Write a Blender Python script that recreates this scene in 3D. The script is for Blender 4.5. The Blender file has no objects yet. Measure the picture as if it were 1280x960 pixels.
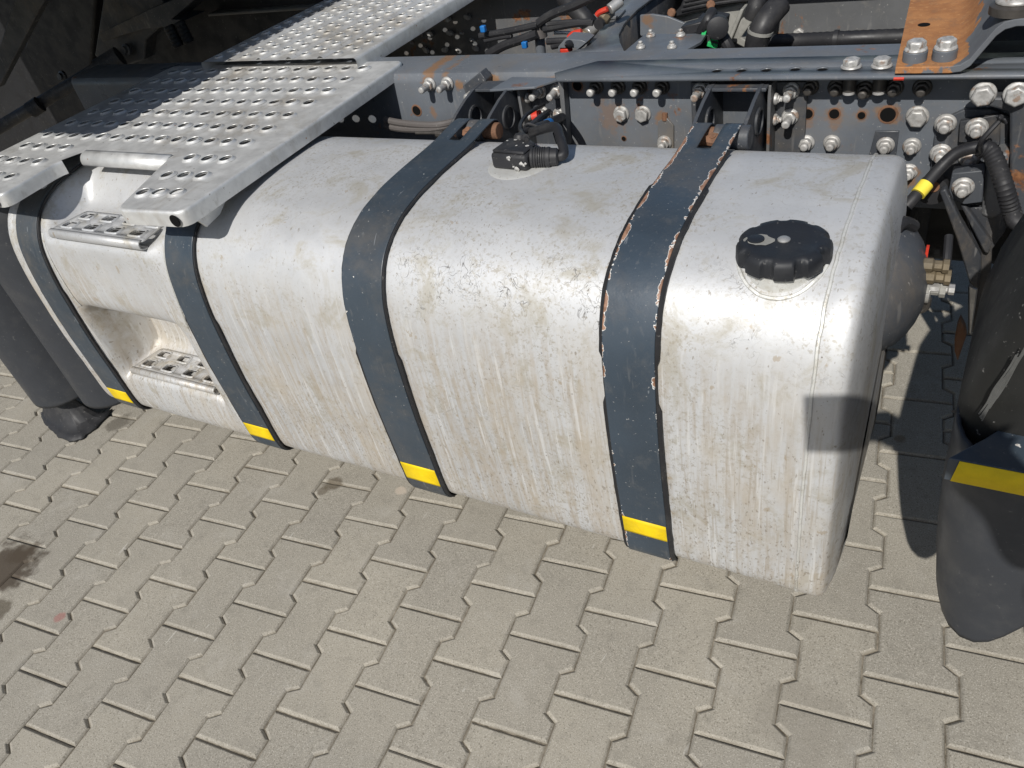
import bpy, bmesh, math, random
from mathutils import Vector, Matrix
from mathutils.geometry import delaunay_2d_cdt
random.seed(7)
S = bpy.context.scene
COL = S.collection
R = math.radians

# ------------------------------------------------------------------ camera
F_PX = 972.69
CAM = Vector((0.9189, -0.3933, 1.4351))
def cam_axes():
    yaw, pitch, roll = 0.5278264 + 0.10, 0.67065936, 0.22852024
    cy, sy = math.cos(yaw), math.sin(yaw)
    f = Vector((-sy * math.cos(pitch), cy * math.cos(pitch), -math.sin(pitch)))
    r = Vector((cy, sy, 0)); d = f.cross(r)
    c, s = math.cos(roll), math.sin(roll)
    return c * r + s * d, -s * r + c * d, f
CR, CD, CF = cam_axes()
cam_data = bpy.data.cameras.new('camera'); cam = bpy.data.objects.new('camera', cam_data); COL.objects.link(cam)
cam_data.sensor_width = 36.0; cam_data.sensor_fit = 'HORIZONTAL'; cam_data.lens = 36.0 * F_PX / 1280
cam_data.clip_start = 0.02; cam_data.clip_end = 500
m = Matrix.Identity(4)
for i in range(3):
    m[i][0] = CR[i]; m[i][1] = -CD[i]; m[i][2] = -CF[i]; m[i][3] = CAM[i]
cam.matrix_world = m
S.camera = cam

# ------------------------------------------------------------------ sky, sun, exposure
SUN_TAN, SUN_AZ = 0.93, -0.09
Ldir = Vector((SUN_AZ, 1, -SUN_TAN)).normalized()
el = math.asin(-Ldir.z); to_sun = -Ldir
W = bpy.data.worlds.new('World'); S.world = W; W.use_nodes = True
nt = W.node_tree; nt.nodes.clear()
sky = nt.nodes.new('ShaderNodeTexSky'); sky.sky_type = 'NISHITA'; sky.sun_disc = False
sky.sun_elevation = el; sky.sun_rotation = math.atan2(to_sun.x, to_sun.y)
bg = nt.nodes.new('ShaderNodeBackground'); bg.inputs[1].default_value = 0.075
wo = nt.nodes.new('ShaderNodeOutputWorld')
nt.links.new(sky.outputs[0], bg.inputs[0]); nt.links.new(bg.outputs[0], wo.inputs[0])
sd = bpy.data.lights.new('sun', 'SUN'); sd.energy = 4.5; sd.angle = R(0.5); sd.color = (1.0, 0.968, 0.915)
so = bpy.data.objects.new('sun', sd); COL.objects.link(so)
so.rotation_euler = Ldir.to_track_quat('-Z', 'Y').to_euler(); so.location = (0, -6, 8)
S.view_settings.view_transform = 'Standard'; S.view_settings.look = 'None'
S.view_settings.exposure = 0.0; S.view_settings.gamma = 1.0

# ------------------------------------------------------------------ measuring helpers
def ray(px, py): return (CR * ((px - 640) / F_PX) + CD * ((py - 480) / F_PX) + CF)
def at_y(px, py, y): d = ray(px, py); return CAM + d * ((y - CAM.y) / d.y)
def at_z(px, py, z): d = ray(px, py); return CAM + d * ((z - CAM.z) / d.z)
def at_x(px, py, x): d = ray(px, py); return CAM + d * ((x - CAM.x) / d.x)

# ------------------------------------------------------------------ materials
class Mat:
    def __init__(s, name, rough=0.5, metal=0.0, col=(.5, .5, .5), spec=0.5):
        s.m = bpy.data.materials.new(name); s.m.use_nodes = True
        s.nt = s.m.node_tree; s.b = s.nt.nodes['Principled BSDF']
        s.b.inputs['Roughness'].default_value = rough; s.b.inputs['Metallic'].default_value = metal
        s.b.inputs['Base Color'].default_value = (*col, 1); s.b.inputs['Specular IOR Level'].default_value = spec
        s.geo = None
    def n(s, t): return s.nt.nodes.new(t)
    def l(s, a, b): s.nt.links.new(a, b)
    def pos(s, scale=(1, 1, 1), rot=None, obj=False):
        if s.geo is None: s.geo = s.n('ShaderNodeNewGeometry')
        src = s.geo.outputs['Position']
        if obj:
            tc = s.n('ShaderNodeTexCoord'); src = tc.outputs['Object']
        mp = s.n('ShaderNodeMapping'); s.l(src, mp.inputs[0])
        mp.inputs['Scale'].default_value = scale
        if rot: mp.inputs['Rotation'].default_value = rot
        return mp.outputs[0]
    def noise(s, scale, detail=4, rough=.55, vec=None, dist=0.0, sc=(1, 1, 1)):
        t = s.n('ShaderNodeTexNoise'); t.inputs['Scale'].default_value = scale
        t.inputs['Detail'].default_value = detail; t.inputs['Roughness'].default_value = rough
        t.inputs['Distortion'].default_value = dist
        s.l(vec if vec else s.pos(sc), t.inputs['Vector']); return t.outputs[0]
    def vor(s, scale, vec=None, out=0, feature='F1'):
        t = s.n('ShaderNodeTexVoronoi'); t.inputs['Scale'].default_value = scale; t.feature = feature
        s.l(vec if vec else s.pos(), t.inputs['Vector']); return t.outputs[out]
    def ramp(s, v, a, b, lo=0.0, hi=1.0):
        t = s.n('ShaderNodeMapRange'); t.interpolation_type = 'SMOOTHSTEP'
        for i, x in ((1, a), (2, b), (3, lo), (4, hi)): t.inputs[i].default_value = x
        s.l(v, t.inputs[0]); return t.outputs[0]
    def math(s, op, a, b=None, clamp=False):
        t = s.n('ShaderNodeMath'); t.operation = op; t.use_clamp = clamp
        for i, x in enumerate((a, b)):
            if x is None: continue
            if isinstance(x, (int, float)): t.inputs[i].default_value = x
            else: s.l(x, t.inputs[i])
        return t.outputs[0]
    def mix(s, f, a, b):
        t = s.n('ShaderNodeMix'); t.data_type = 'RGBA'
        for i, x in ((0, f), (6, a), (7, b)):
            if isinstance(x, tuple): t.inputs[i].default_value = (*x, 1)
            elif isinstance(x, (int, float)): t.inputs[i].default_value = x
            else: s.l(x, t.inputs[i])
        return t.outputs[2]
    def sep(s):
        if s.geo is None: s.geo = s.n('ShaderNodeNewGeometry')
        t = s.n('ShaderNodeSeparateXYZ'); s.l(s.geo.outputs['Position'], t.inputs[0]); return t.outputs
    def col(s, c): s.l(c, s.b.inputs['Base Color'])
    def rough(s, c): s.l(c, s.b.inputs['Roughness'])
    def metal(s, c): s.l(c, s.b.inputs['Metallic'])
    def bump(s, h, strength=.3, dist=.002):
        t = s.n('ShaderNodeBump'); t.inputs['Strength'].default_value = strength; t.inputs['Distance'].default_value = dist
        s.l(h, t.inputs['Height']); s.l(t.outputs[0], s.b.inputs['Normal'])
    def rand(s):
        t = s.n('ShaderNodeObjectInfo'); return t.outputs['Random']
    def attr(s, name):
        t = s.n('ShaderNodeAttribute'); t.attribute_name = name; return t.outputs['Fac']

def blob(M, cx, cy, rad, wob=.03, sc=14):
    """a stain of its own outline at a spot of the paving"""
    x, y, z = M.sep()
    dx = M.math('SUBTRACT', x, cx); dy = M.math('SUBTRACT', y, cy)
    d = M.math('SQRT', M.math('ADD', M.math('MULTIPLY', dx, dx), M.math('MULTIPLY', dy, dy)))
    d = M.math('ADD', d, M.math('MULTIPLY', M.math('SUBTRACT', M.noise(sc, 3), .5), wob * 4))
    return M.ramp(d, rad, rad * .55)

def make_concrete():
    M = Mat('concrete_paver', rough=.88, spec=.3)
    big = M.ramp(M.noise(2.2, 5), .3, .7)
    c = M.mix(big, (.338, .310, .255), (.275, .254, .211))
    c = M.mix(M.math('MULTIPLY', M.rand(), .62), c, (.245, .228, .195))
    fine = M.noise(420, 3, .7)
    c = M.mix(M.ramp(fine, .50, .64, 0, .55), c, (.50, .465, .40))
    c = M.mix(M.ramp(M.noise(300, 2, .6), .58, .66, 0, .7), c, (.13, .115, .09))
    c = M.mix(M.ramp(M.vor(150), .20, .08, 0, .7), c, (.52, .49, .43))          # pale sand grains
    c = M.mix(M.ramp(M.vor(43), .07, .035, 0, .45), c, (.10, .09, .07))         # dark pits
    mott = M.noise(26, 5, .65)
    c = M.mix(M.ramp(mott, .50, .72, 0, .40), c, (.20, .185, .155))
    c = M.mix(M.ramp(M.noise(7, 6, .7), .52, .74, 0, .35), c, (.42, .40, .36))
    x, y, z = M.sep()
    jn = M.math('MULTIPLY', M.ramp(z, -.0018, -.005), M.ramp(M.noise(16, 4), .40, .62, 0, .5))
    c = M.mix(jn, c, (.15, .128, .095))
    # pale scuffs
    sc = M.noise(9, 2, .5, vec=M.pos((9, 1.2, 1), rot=(0, 0, .25)), dist=.4)
    c = M.mix(M.math('MULTIPLY', M.ramp(sc, .70, .74), M.ramp(M.noise(5, 2), .52, .62, 0, .5)), c, (.55, .53, .48))
    for (px, py, rad, colr, k) in ((4, 712, .115, (.055, .04, .027), .88), (30, 690, .05, (.06, .045, .03), .7), (0, 760, .045, (.07, .055, .035), .7),
                                   (415, 605, .030, (.09, .07, .045), .75), (403, 614, .020, (.09, .07, .045), .6),
                                   (75, 771, .017, (.30, .10, .09), .55), (500, 613, .02, (.5, .42, .34), .6),
                                   (150, 528, .05, (.07, .06, .045), .6), (1125, 548, .018, (.14, .08, .03), .5), (1000, 900, .10, (.22, .2, .165), .4)):
        p = at_z(px, py, 0)
        c = M.mix(M.math('MULTIPLY', blob(M, p.x, p.y, rad, wob=rad * .35, sc=22), k), c, colr)
    M.col(c)
    M.bump(M.math('ADD', M.math('MULTIPLY', fine, .6), M.math('MULTIPLY', M.noise(130, 3), .5)), .55, .0016)
    return M.m
def make_sand():
    M = Mat('joint_sand', rough=.95, spec=.2)
    c = M.mix(M.ramp(M.noise(60, 4), .35, .65), (.24, .21, .165), (.11, .094, .07))
    M.col(c); M.bump(M.noise(300, 3), .6, .002); return M.m

def make_alu(name='tank_aluminium', streak=1.0, base=(.548, .553, .557), metal=.30):
    M = Mat(name, rough=.46, metal=metal)
    x, y, z = M.sep()
    cloud = M.noise(3.2, 6, .6)
    c = M.mix(M.ramp(cloud, .38, .68), base, tuple(v * .86 for v in base))
    blot = M.noise(11, 7, .68, dist=.6)
    c = M.mix(M.ramp(blot, .50, .66, 0, .72), c, (.37, .345, .285))
    c = M.mix(M.ramp(M.noise(38, 6, .7, dist=.4), .54, .68, 0, .38), c, (.42, .395, .335))
    c = M.mix(M.math('MULTIPLY', M.ramp(M.noise(150, 3, .7), .53, .64), M.ramp(M.noise(5.5, 5, .65), .40, .62, .1, .6)), c, (.30, .265, .205))
    # dried rain runs down the face
    low = M.ramp(z, .80, .62)
    run = M.noise(1.0, 6, .62, vec=M.pos((75, 10, 3.6)))
    run2 = M.noise(1.0, 5, .6, vec=M.pos((210, 30, 9)))
    gate = M.ramp(M.noise(2.6, 3), .30, .52)
    f = M.math('MULTIPLY', M.math('MULTIPLY', M.ramp(run, .42, .60), low), gate)
    f = M.math('MULTIPLY', f, M.ramp(M.noise(1.0, 4, .65, vec=M.pos((95, 20, 42))), .36, .60, .35, 1.0))
    c = M.mix(M.math('MULTIPLY', f, .62 * streak), c, (.37, .31, .235))
    c = M.mix(M.math('MULTIPLY', M.math('MULTIPLY', M.ramp(M.noise(4.5, 6, .7, sc=(1.6, 1, .6)), .44, .62), low), .45 * streak), c, (.50, .45, .375))
    white = M.math('MULTIPLY', M.ramp(M.noise(1.0, 5, .6, vec=M.pos((120, 20, 5))), .56, .66), low)
    c = M.mix(M.math('MULTIPLY', white, .6), c, (.66, .66, .65))
    f2 = M.math('MULTIPLY', M.ramp(run2, .52, .66), M.ramp(z, .76, .5))
    c = M.mix(M.math('MULTIPLY', f2, .52 * streak), c, (.35, .30, .235))
    # splashes, thicker towards the bottom edge
    sp = M.noise(1, 2, .5, vec=M.pos((230, 90, 120)))
    sp_lo = M.math('ADD', M.math('MULTIPLY', M.ramp(z, .60, .28), .085), sp)
    c = M.mix(M.ramp(sp_lo, .685, .725, 0, .6), c, (.22, .185, .14))
    c = M.mix(M.ramp(M.noise(1, 3, .6, vec=M.pos((48, 60, 30))), .69, .73, 0, .5), c, (.33, .25, .15))
    # flecks lying on top
    c = M.mix(M.math('MULTIPLY', M.ramp(M.vor(46, vec=M.pos((1, 1, 1)) ), .075, .04), M.ramp(M.noise(17, 2), .5, .58, 0, .75)), c, (.12, .10, .08))
    # hair-line scribbled scratches along the shoulder
    shoulder = M.math('MULTIPLY', M.ramp(z, .705, .76), M.ramp(z, .845, .81))
    shoulder = M.math('MULTIPLY', shoulder, M.ramp(x, .02, .14))
    n1 = M.noise(26, 2, .5, dist=1.6); n2 = M.noise(34, 2, .5, vec=M.pos((1, 1.4, .6), rot=(.4, .5, .9)), dist=1.2)
    l1 = M.ramp(M.math('ABSOLUTE', M.math('SUBTRACT', n1, .5)), .012, .003)
    l2 = M.ramp(M.math('ABSOLUTE', M.math('SUBTRACT', n2, .52)), .010, .003)
    ln = M.math('MAXIMUM', l1, l2)
    ln = M.math('MULTIPLY', M.math('MULTIPLY', ln, shoulder), M.ramp(M.noise(9, 4, .6), .50, .60))
    c = M.mix(M.math('MULTIPLY', ln, .85), c, (.13, .125, .12))
    # a bit of scuffing everywhere
    l3 = M.ramp(M.math('ABSOLUTE', M.math('SUBTRACT', M.noise(15, 2, .5, dist=1.0), .5)), .004, .001)
    c = M.mix(M.math('MULTIPLY', l3, M.ramp(M.noise(6, 3), .55, .62, 0, .5)), c, (.26, .25, .23))
    M.col(c)
    M.rough(M.math('ADD', M.ramp(blot, .3, .7, .42, .62), M.math('MULTIPLY', f, .12)))
    M.bump(M.math('ADD', M.math('MULTIPLY', M.noise(5, 3), 1.2), M.math('MULTIPLY', M.noise(230, 3), .10)), .30, .004)
    return M.m

def make_paint(name, col, rust=0.0, chip=0.0, rough=.48, dust=.25, edge=0.0, var=.25, spots=()):
    M = Mat(name, rough=rough, spec=.45)
    c = M.mix(M.ramp(M.noise(6, 5), .3, .7), col, tuple(v * (1 - var) for v in col))
    c = M.mix(M.ramp(M.noise(24, 6, .7), .52, .75, 0, dust), c, (.23, .215, .19))
    c = M.mix(M.ramp(M.noise(1, 3, .5, vec=M.pos((110, 110, 14))), .60, .75, 0, dust), c, (.26, .25, .235))
    c = M.mix(M.ramp(M.noise(170, 2), .70, .74, 0, .5), c, (.4, .39, .37))
    c = M.mix(M.ramp(M.noise(3.5, 7, .72, dist=.4), .47, .68, 0, dust * 1.8), c, (.155, .125, .09))
    rustc = M.mix(M.ramp(M.noise(90, 4, .7), .35, .65), (.25, .118, .055), (.12, .052, .026))
    if rust > 0:
        r = M.noise(9, 7, .68, dist=.3)
        f = M.ramp(r, .735 - rust * .2, .79 - rust * .2)
        c = M.mix(f, c, rustc)
    for (px, py, rad, k, thin) in spots:      # rust that has crept out round bolts and holes of the web
        q = at_y(px, py, 1.126); x, y, z = M.sep()
        dx = M.math('SUBTRACT', x, q.x); dz = M.math('MULTIPLY', M.math('SUBTRACT', z, q.z), thin)
        d = M.math('SQRT', M.math('ADD', M.math('MULTIPLY', dx, dx), M.math('MULTIPLY', dz, dz)))
        d = M.math('ADD', d, M.math('MULTIPLY', M.math('SUBTRACT', M.noise(45, 5, .7), .5), rad * 2.6))
        c = M.mix(M.math('MULTIPLY', M.ramp(d, rad, rad * .4), k), c, (.195, .112, .06))
    if edge > 0:
        e = M.ramp(M.attr('edge'), .60, 1.0)
        n = M.noise(20, 5, .68)
        x, y, z = M.sep()
        v = M.math('ADD', n, M.math('MULTIPLY', e, edge))
        v = M.math('ADD', v, M.ramp(z, .62, .80, -.13, 0))
        v = M.math('ADD', v, M.math('MULTIPLY', M.math('SUBTRACT', M.noise(5, 2), .5), .35))
        c = M.mix(M.ramp(v, .900, .906), c, (.62, .61, .58))
        c = M.mix(M.ramp(v, .922, .930), c, M.mix(M.ramp(M.noise(60, 4), .4, .6), (.31, .18, .12), (.19, .10, .062)))
    if chip > 0:
        v = M.noise(30, 3, .6)
        c = M.mix(M.ramp(v, .745 - chip * .05, .755 - chip * .05), c, (.58, .56, .52))
        c = M.mix(M.ramp(v, .765 - chip * .05, .775 - chip * .05), c, (.34, .19, .12))
        sc = M.noise(14, 2, .5, vec=M.pos((6, 1, 1), rot=(.3, .6, .4)), dist=.6)
        c = M.mix(M.ramp(sc, .725, .745, 0, .35), c, (.30, .32, .34))
    M.col(c); M.rough(M.ramp(M.noise(14, 5), .3, .7, rough - .1, rough + .16))
    M.bump(M.math('ADD', M.noise(60, 4), M.math('MULTIPLY', M.noise(300, 2), .3)), .16, .002)
    return M.m
def make_rusty():
    M = Mat('rusted_steel', rough=.8, spec=.3)
    c = M.mix(M.ramp(M.noise(14, 7, .7), .35, .65), (.385, .18, .07), (.275, .12, .048))
    c = M.mix(M.ramp(M.noise(1, 5, .6, vec=M.pos((26, 30, 26))), .52, .70, 0, .25), c, (.20, .085, .04))
    c = M.mix(M.ramp(M.vor(70), .12, .05, 0, .6), c, (.12, .055, .03))
    c = M.mix(M.ramp(M.noise(22, 6, .75), .50, .62, 0, .55), c, (.22, .12, .065))
    c = M.mix(M.ramp(M.noise(85, 4, .7), .55, .66, 0, .6), c, (.46, .24, .10))
    x, y, z = M.sep()
    edge = M.math('ADD', M.math('MULTIPLY', M.noise(16, 5, .6), .5), M.ramp(x, .865, .925, 0, .42))
    edge = M.math('ADD', edge, M.ramp(y, 1.09, 1.07, 0, .10))
    pt = M.mix(M.ramp(M.noise(12, 4), .3, .7), (.135, .15, .165), (.10, .105, .115))
    c = M.mix(M.ramp(edge, .40, .42), c, pt)
    M.col(c); M.bump(M.noise(120, 4), .3, .002); return M.m
def make_galv():
    M = Mat('galvanised_sheet', rough=.46, metal=.45)
    c = M.mix(M.ramp(M.noise(30, 5, .6), .35, .65), (.68, .68, .665), (.57, .57, .56))
    c = M.mix(M.ramp(M.noise(5, 7, .7, dist=.5), .50, .70, 0, .7), c, (.36, .32, .26))
    c = M.mix(M.ramp(M.noise(1, 5, .6, vec=M.pos((18, 70, 30))), .56, .74, 0, .35), c, (.30, .28, .245))
    c = M.mix(M.ramp(M.vor(23), .06, .03, 0, .8), c, (.33, .15, .06))
    c = M.mix(M.ramp(M.noise(80, 2), .70, .75, 0, .6), c, (.2, .18, .15))
    M.col(c); M.rough(M.ramp(M.noise(20, 4), .3, .7, .38, .58)); M.bump(M.noise(25, 3), .12, .003); return M.m
def make_rubber(name, col=(.022, .022, .024), rough=.62, dust=.3, dustc=(.13, .125, .115)):
    M = Mat(name, rough=rough, spec=.4)
    c = M.mix(M.ramp(M.noise(12, 6, .68), .5, .75, 0, dust), col, dustc)
    c = M.mix(M.ramp(M.noise(130, 3), .66, .72, 0, dust), c, (.3, .29, .27))
    M.col(c); M.bump(M.noise(160, 3), .10, .001); M.rough(M.ramp(M.noise(18, 4), .3, .7, rough - .1, rough + .15)); return M.m
def make_zinc():
    M = Mat('zinc_bolt', rough=.5, metal=.35)
    c = M.mix(M.ramp(M.noise(110, 4), .35, .65), (.55, .54, .52), (.36, .355, .34))
    c = M.mix(M.ramp(M.noise(1, 3, .6, vec=M.pos((60, 60, 60))), .56, .64, 0, .7), c, (.26, .15, .085))
    c = M.mix(M.math('MULTIPLY', M.rand(), .45), c, (.25, .235, .215))
    M.col(c); M.bump(M.noise(160, 3), .25, .001); return M.m
def plain(name, col, rough=.5, metal=0.0, var=.3, dirt=.3):
    M = Mat(name, rough=rough, metal=metal)
    c = M.mix(M.ramp(M.noise(40, 5, .65), .35, .7), col, tuple(v * (1 - var) for v in col))
    c = M.mix(M.ramp(M.noise(15, 6, .7), .54, .75, 0, dirt), c, (.15, .13, .10))
    M.col(c); M.bump(M.noise(120, 3), .15, .001); return M.m

MT = dict(
    concrete=make_concrete(), sand=make_sand(), alu=make_alu(), cast=make_alu('neck_aluminium', .2, (.60, .60, .575), .3),
    strap=make_paint('strap_paint', (.043, .058, .075), chip=.35, rough=.42, dust=.14),
    strap_worn=make_paint('worn_strap_paint', (.043, .060, .080), chip=.7, rough=.42, dust=.14, edge=.44),
    rail=make_paint('rail_paint', (.125, .138, .156), rust=.56, rough=.37, dust=.2, spots=((533, 93, .022, .9, .6), (556, 98, .014, .8, .7), (575, 106, .018, .9, 1), (618, 100, .020, .9, 1.6), (541, 140, .012, .7, .5), (722, 108, .020, .8, 1),
        (765, 146, .045, .45, 1), (1010, 146, .022, .65, 1), (1044, 146, .026, .6, 1), (1077, 144, .014, .6, 1), (1110, 144, .024, .8, 1), (1134, 222, .028, .85, 1), (690, 100, .02, .7, 2), (1100, 200, .02, .6, 1), (828, 150, .016, .8, .6))),
    railrust=make_paint('rust_spotted_paint', (.125, .128, .132), rust=.78, rough=.5, dust=.35),
    bracket=make_paint('bracket_paint', (.058, .064, .074), rust=.52, rough=.46, dust=.22),
    dark=make_paint('dark_chassis_paint', (.034, .037, .043), rust=.15, rough=.55, dust=.3),
    rusty=make_rusty(), galv=make_galv(), zinc=make_zinc(),
    rubber=make_rubber('rubber'), cable=make_rubber('cable_sheath', (.018, .018, .02), .5, .2),
    plastic=make_rubber('black_plastic', (.02, .02, .022), .5, .25), guard=make_rubber('mudguard_plastic', (.034, .037, .043), .45, .16),
    cap=make_rubber('cap_plastic', (.016, .0175, .021), .46, .22, (.07, .068, .065)), hose=make_rubber('grey_hose', (.10, .09, .085), .6, .3),
    darknut=plain('dark_steel', (.11, .10, .09), .45, .6), steel=plain('worn_steel', (.52, .51, .49), .4, .6),
    yellow=plain('yellow_tape', (.84, .59, .0), .62, 0, .14, .22), red=plain('red_lever', (.55, .04, .02), .45),
    blue=plain('blue_ring', (.01, .15, .45), .5), green=plain('green_clip', (.03, .48, .14), .45), brass=plain('brass', (.17, .135, .085), .55, .3, .4, .7),
    casting=plain('grey_casting', (.30, .295, .27), .65, .1, .25, .35), rustlink=make_paint('rusty_link_paint', (.20, .095, .05), rust=.4, rough=.8, dust=.3), rustdark=plain('brown_rust', (.20, .10, .055), .8, 0, .5),
    frayed=plain('frayed_tape', (.10, .10, .095), .6), shade_black=make_rubber('painted_shade_black', (.010, .010, .011), .6, .2, (.035, .03, .026)), skin=plain('skin', (.50, .32, .24), .6, 0, .05, 0), cloth=plain('dark_jacket', (.03, .035, .05), .9, 0, .2, 0), jeans=plain('blue_jeans', (.05, .07, .13), .9, 0, .2, 0),  # the near black rubber mix paints deep shade into the back parts
    hair=plain('brown_hair', (.04, .025, .015), .7, 0, .2, 0), yellowlabel=plain('yellow_label', (.82, .66, .06), .6, 0, .1, .15),
    stud=plain('stud_end', (.60, .585, .56), .45, .4), whitechip=plain('flaked_paint', (.45, .44, .42), .8),
)

MT['black'] = Mat('painted_hole_shade', rough=.9, col=(.006, .006, .006), spec=.1).m  # near black that paints the shade inside holes
# ------------------------------------------------------------------ mesh building
class MB:
    def __init__(s): s.v = []; s.f = []; s.attr = None
    def add(s, vs, fs):
        o = len(s.v); s.v += [Vector(p) for p in vs]; s.f += [tuple(i + o for i in f) for f in fs]; return s
    def box(s, c, size, rot=None):
        hx, hy, hz = (k / 2 for k in size)
        P = [Vector((x, y, z)) for x in (-hx, hx) for y in (-hy, hy) for z in (-hz, hz)]
        if rot is not None: P = [rot @ p for p in P]
        c = Vector(c)
        return s.add([p + c for p in P], [(0, 1, 3, 2), (4, 6, 7, 5), (0, 4, 5, 1), (2, 3, 7, 6), (0, 2, 6, 4), (1, 5, 7, 3)])
    def prism(s, poly, vec):
        n = len(poly); vec = Vector(vec); A = [Vector(p) for p in poly]
        nor = Vector((0, 0, 0))
        for i in range(n): nor += A[i].cross(A[(i + 1) % n])
        if nor.dot(vec) > 0: A.reverse()
        return s.add(A + [p + vec for p in A], [tuple(range(n)), tuple(range(2 * n - 1, n - 1, -1))] + [(i, i + n, (i + 1) % n + n, (i + 1) % n) for i in range(n)])
    def lathe(s, origin, axis, prof, n=24, lobes=None):
        """prof: (radius, height along axis)"""
        ax = Vector(axis).normalized(); t = ax.orthogonal().normalized(); b = ax.cross(t); o = Vector(origin)
        vs = []; fs = []
        for (r, h) in prof:
            for k in range(n):
                a = 2 * math.pi * k / n; rr = r
                vs.append(o + ax * h + (t * math.cos(a) + b * math.sin(a)) * rr)
        m_ = len(prof)
        for j in range(m_ - 1):
            for k in range(n):
                fs.append((j * n + k, j * n + (k + 1) % n, (j + 1) * n + (k + 1) % n, (j + 1) * n + k))
        fs.append(tuple(range(n - 1, -1, -1))); fs.append(tuple((m_ - 1) * n + k for k in range(n)))
        return s.add(vs, fs)
    def cyl(s, p0, p1, r0, r1=None, n=16):
        p0 = Vector(p0); p1 = Vector(p1); L = (p1 - p0).length
        return s.lathe(p0, p1 - p0, [(r0, 0), (r0 if r1 is None else r1, L)], n)
    def tube(s, pts, r, n=10, ridge=0.0, cyc=0.006):
        P = [Vector(p) for p in pts]; C = smooth(P, 7) if len(P) > 2 else P
        if ridge: C = resample(C, cyc)
        vs = []; fs = []; up = None
        for i, p in enumerate(C):
            d = (C[min(i + 1, len(C) - 1)] - C[max(i - 1, 0)]).normalized()
            if up is None: up = d.orthogonal().normalized()
            up = (up - d * up.dot(d)).normalized(); q = d.cross(up)
            rr = r * (1 + (ridge if i % 2 else 0))
            for k in range(n):
                a = 2 * math.pi * k / n; vs.append(p + (up * math.cos(a) + q * math.sin(a)) * rr)
        for i in range(len(C) - 1):
            for k in range(n): fs.append((i * n + k, i * n + (k + 1) % n, (i + 1) * n + (k + 1) % n, (i + 1) * n + k))
        fs.append(tuple(range(n - 1, -1, -1))); fs.append(tuple((len(C) - 1) * n + k for k in range(n)))
        return s.add(vs, fs)
    def grid(s, rows, skip=None, cyc=False):
        nr, nc = len(rows), len(rows[0]); vs = [p for r in rows for p in r]; fs = []
        for i in range(nr - 1):
            for j in range(nc - 1):
                if skip and skip(i, j): continue
                fs.append((i * nc + j, i * nc + j + 1, (i + 1) * nc + j + 1, (i + 1) * nc + j))
        return s.add(vs, fs)
    def build(s, name, mat, parent=None, bevel=0.0, solid=0.0, sharp=35, seg=2):
        org = Vector(parent['_o']) if parent is not None and '_o' in parent else (Vector(WPOS[parent.name]) if parent is not None else Vector((0, 0, 0)))
        me = bpy.data.meshes.new(name)
        me.from_pydata([tuple(p - org) for p in s.v], [], s.f); me.update()
        if s.attr:
            a = me.attributes.new('edge', 'FLOAT', 'POINT'); a.data.foreach_set('value', s.attr)
        me.materials.append(mat)
        me.shade_smooth(); me.set_sharp_from_angle(angle=R(sharp))
        o = bpy.data.objects.new(name, me); COL.objects.link(o)
        WPOS[o.name] = org
        if parent is not None: o.parent = parent
        if solid:
            k = o.modifiers.new('solid', 'SOLIDIFY'); k.thickness = solid; k.offset = -1
        if bevel:
            k = o.modifiers.new('bevel', 'BEVEL'); k.width = bevel; k.segments = seg; k.limit_method = 'ANGLE'; k.angle_limit = R(40)
        return o
WPOS = {}
def smooth(P, k=6):
    out = []
    for i in range(len(P) - 1):
        p0 = P[max(i - 1, 0)]; p1 = P[i]; p2 = P[i + 1]; p3 = P[min(i + 2, len(P) - 1)]
        for t in range(k):
            u = t / k
            out.append(.5 * ((2 * p1) + (p2 - p0) * u + (2 * p0 - 5 * p1 + 4 * p2 - p3) * u * u + (3 * p1 - p0 - 3 * p2 + p3) * u ** 3))
    out.append(P[-1]); return out
def resample(P, step):
    out = [P[0]]; acc = 0
    for a, b in zip(P, P[1:]):
        L = (b - a).length
        while acc + L >= step:
            t = (step - acc) / L; a = a.lerp(b, t); out.append(a); L = (b - a).length; acc = 0
        acc += L
    return out
def thing(name, label, cat, loc, group=None):
    o = bpy.data.objects.new(name, None); COL.objects.link(o); o.location = loc; o.empty_display_size = .05
    WPOS[o.name] = Vector(loc)
    o['label'] = label; o['category'] = cat
    if group: o['group'] = group
    return o
def tag(o, label, cat, group=None):
    o['label'] = label; o['category'] = cat
    if group: o['group'] = group
    return o
def copy_part(src, parent, loc, rot=None):
    c = src.copy(); COL.objects.link(c); c.parent = parent
    c.location = Vector(loc) - WPOS[parent.name]
    if rot is not None: c.rotation_euler = rot
    return c

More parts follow.
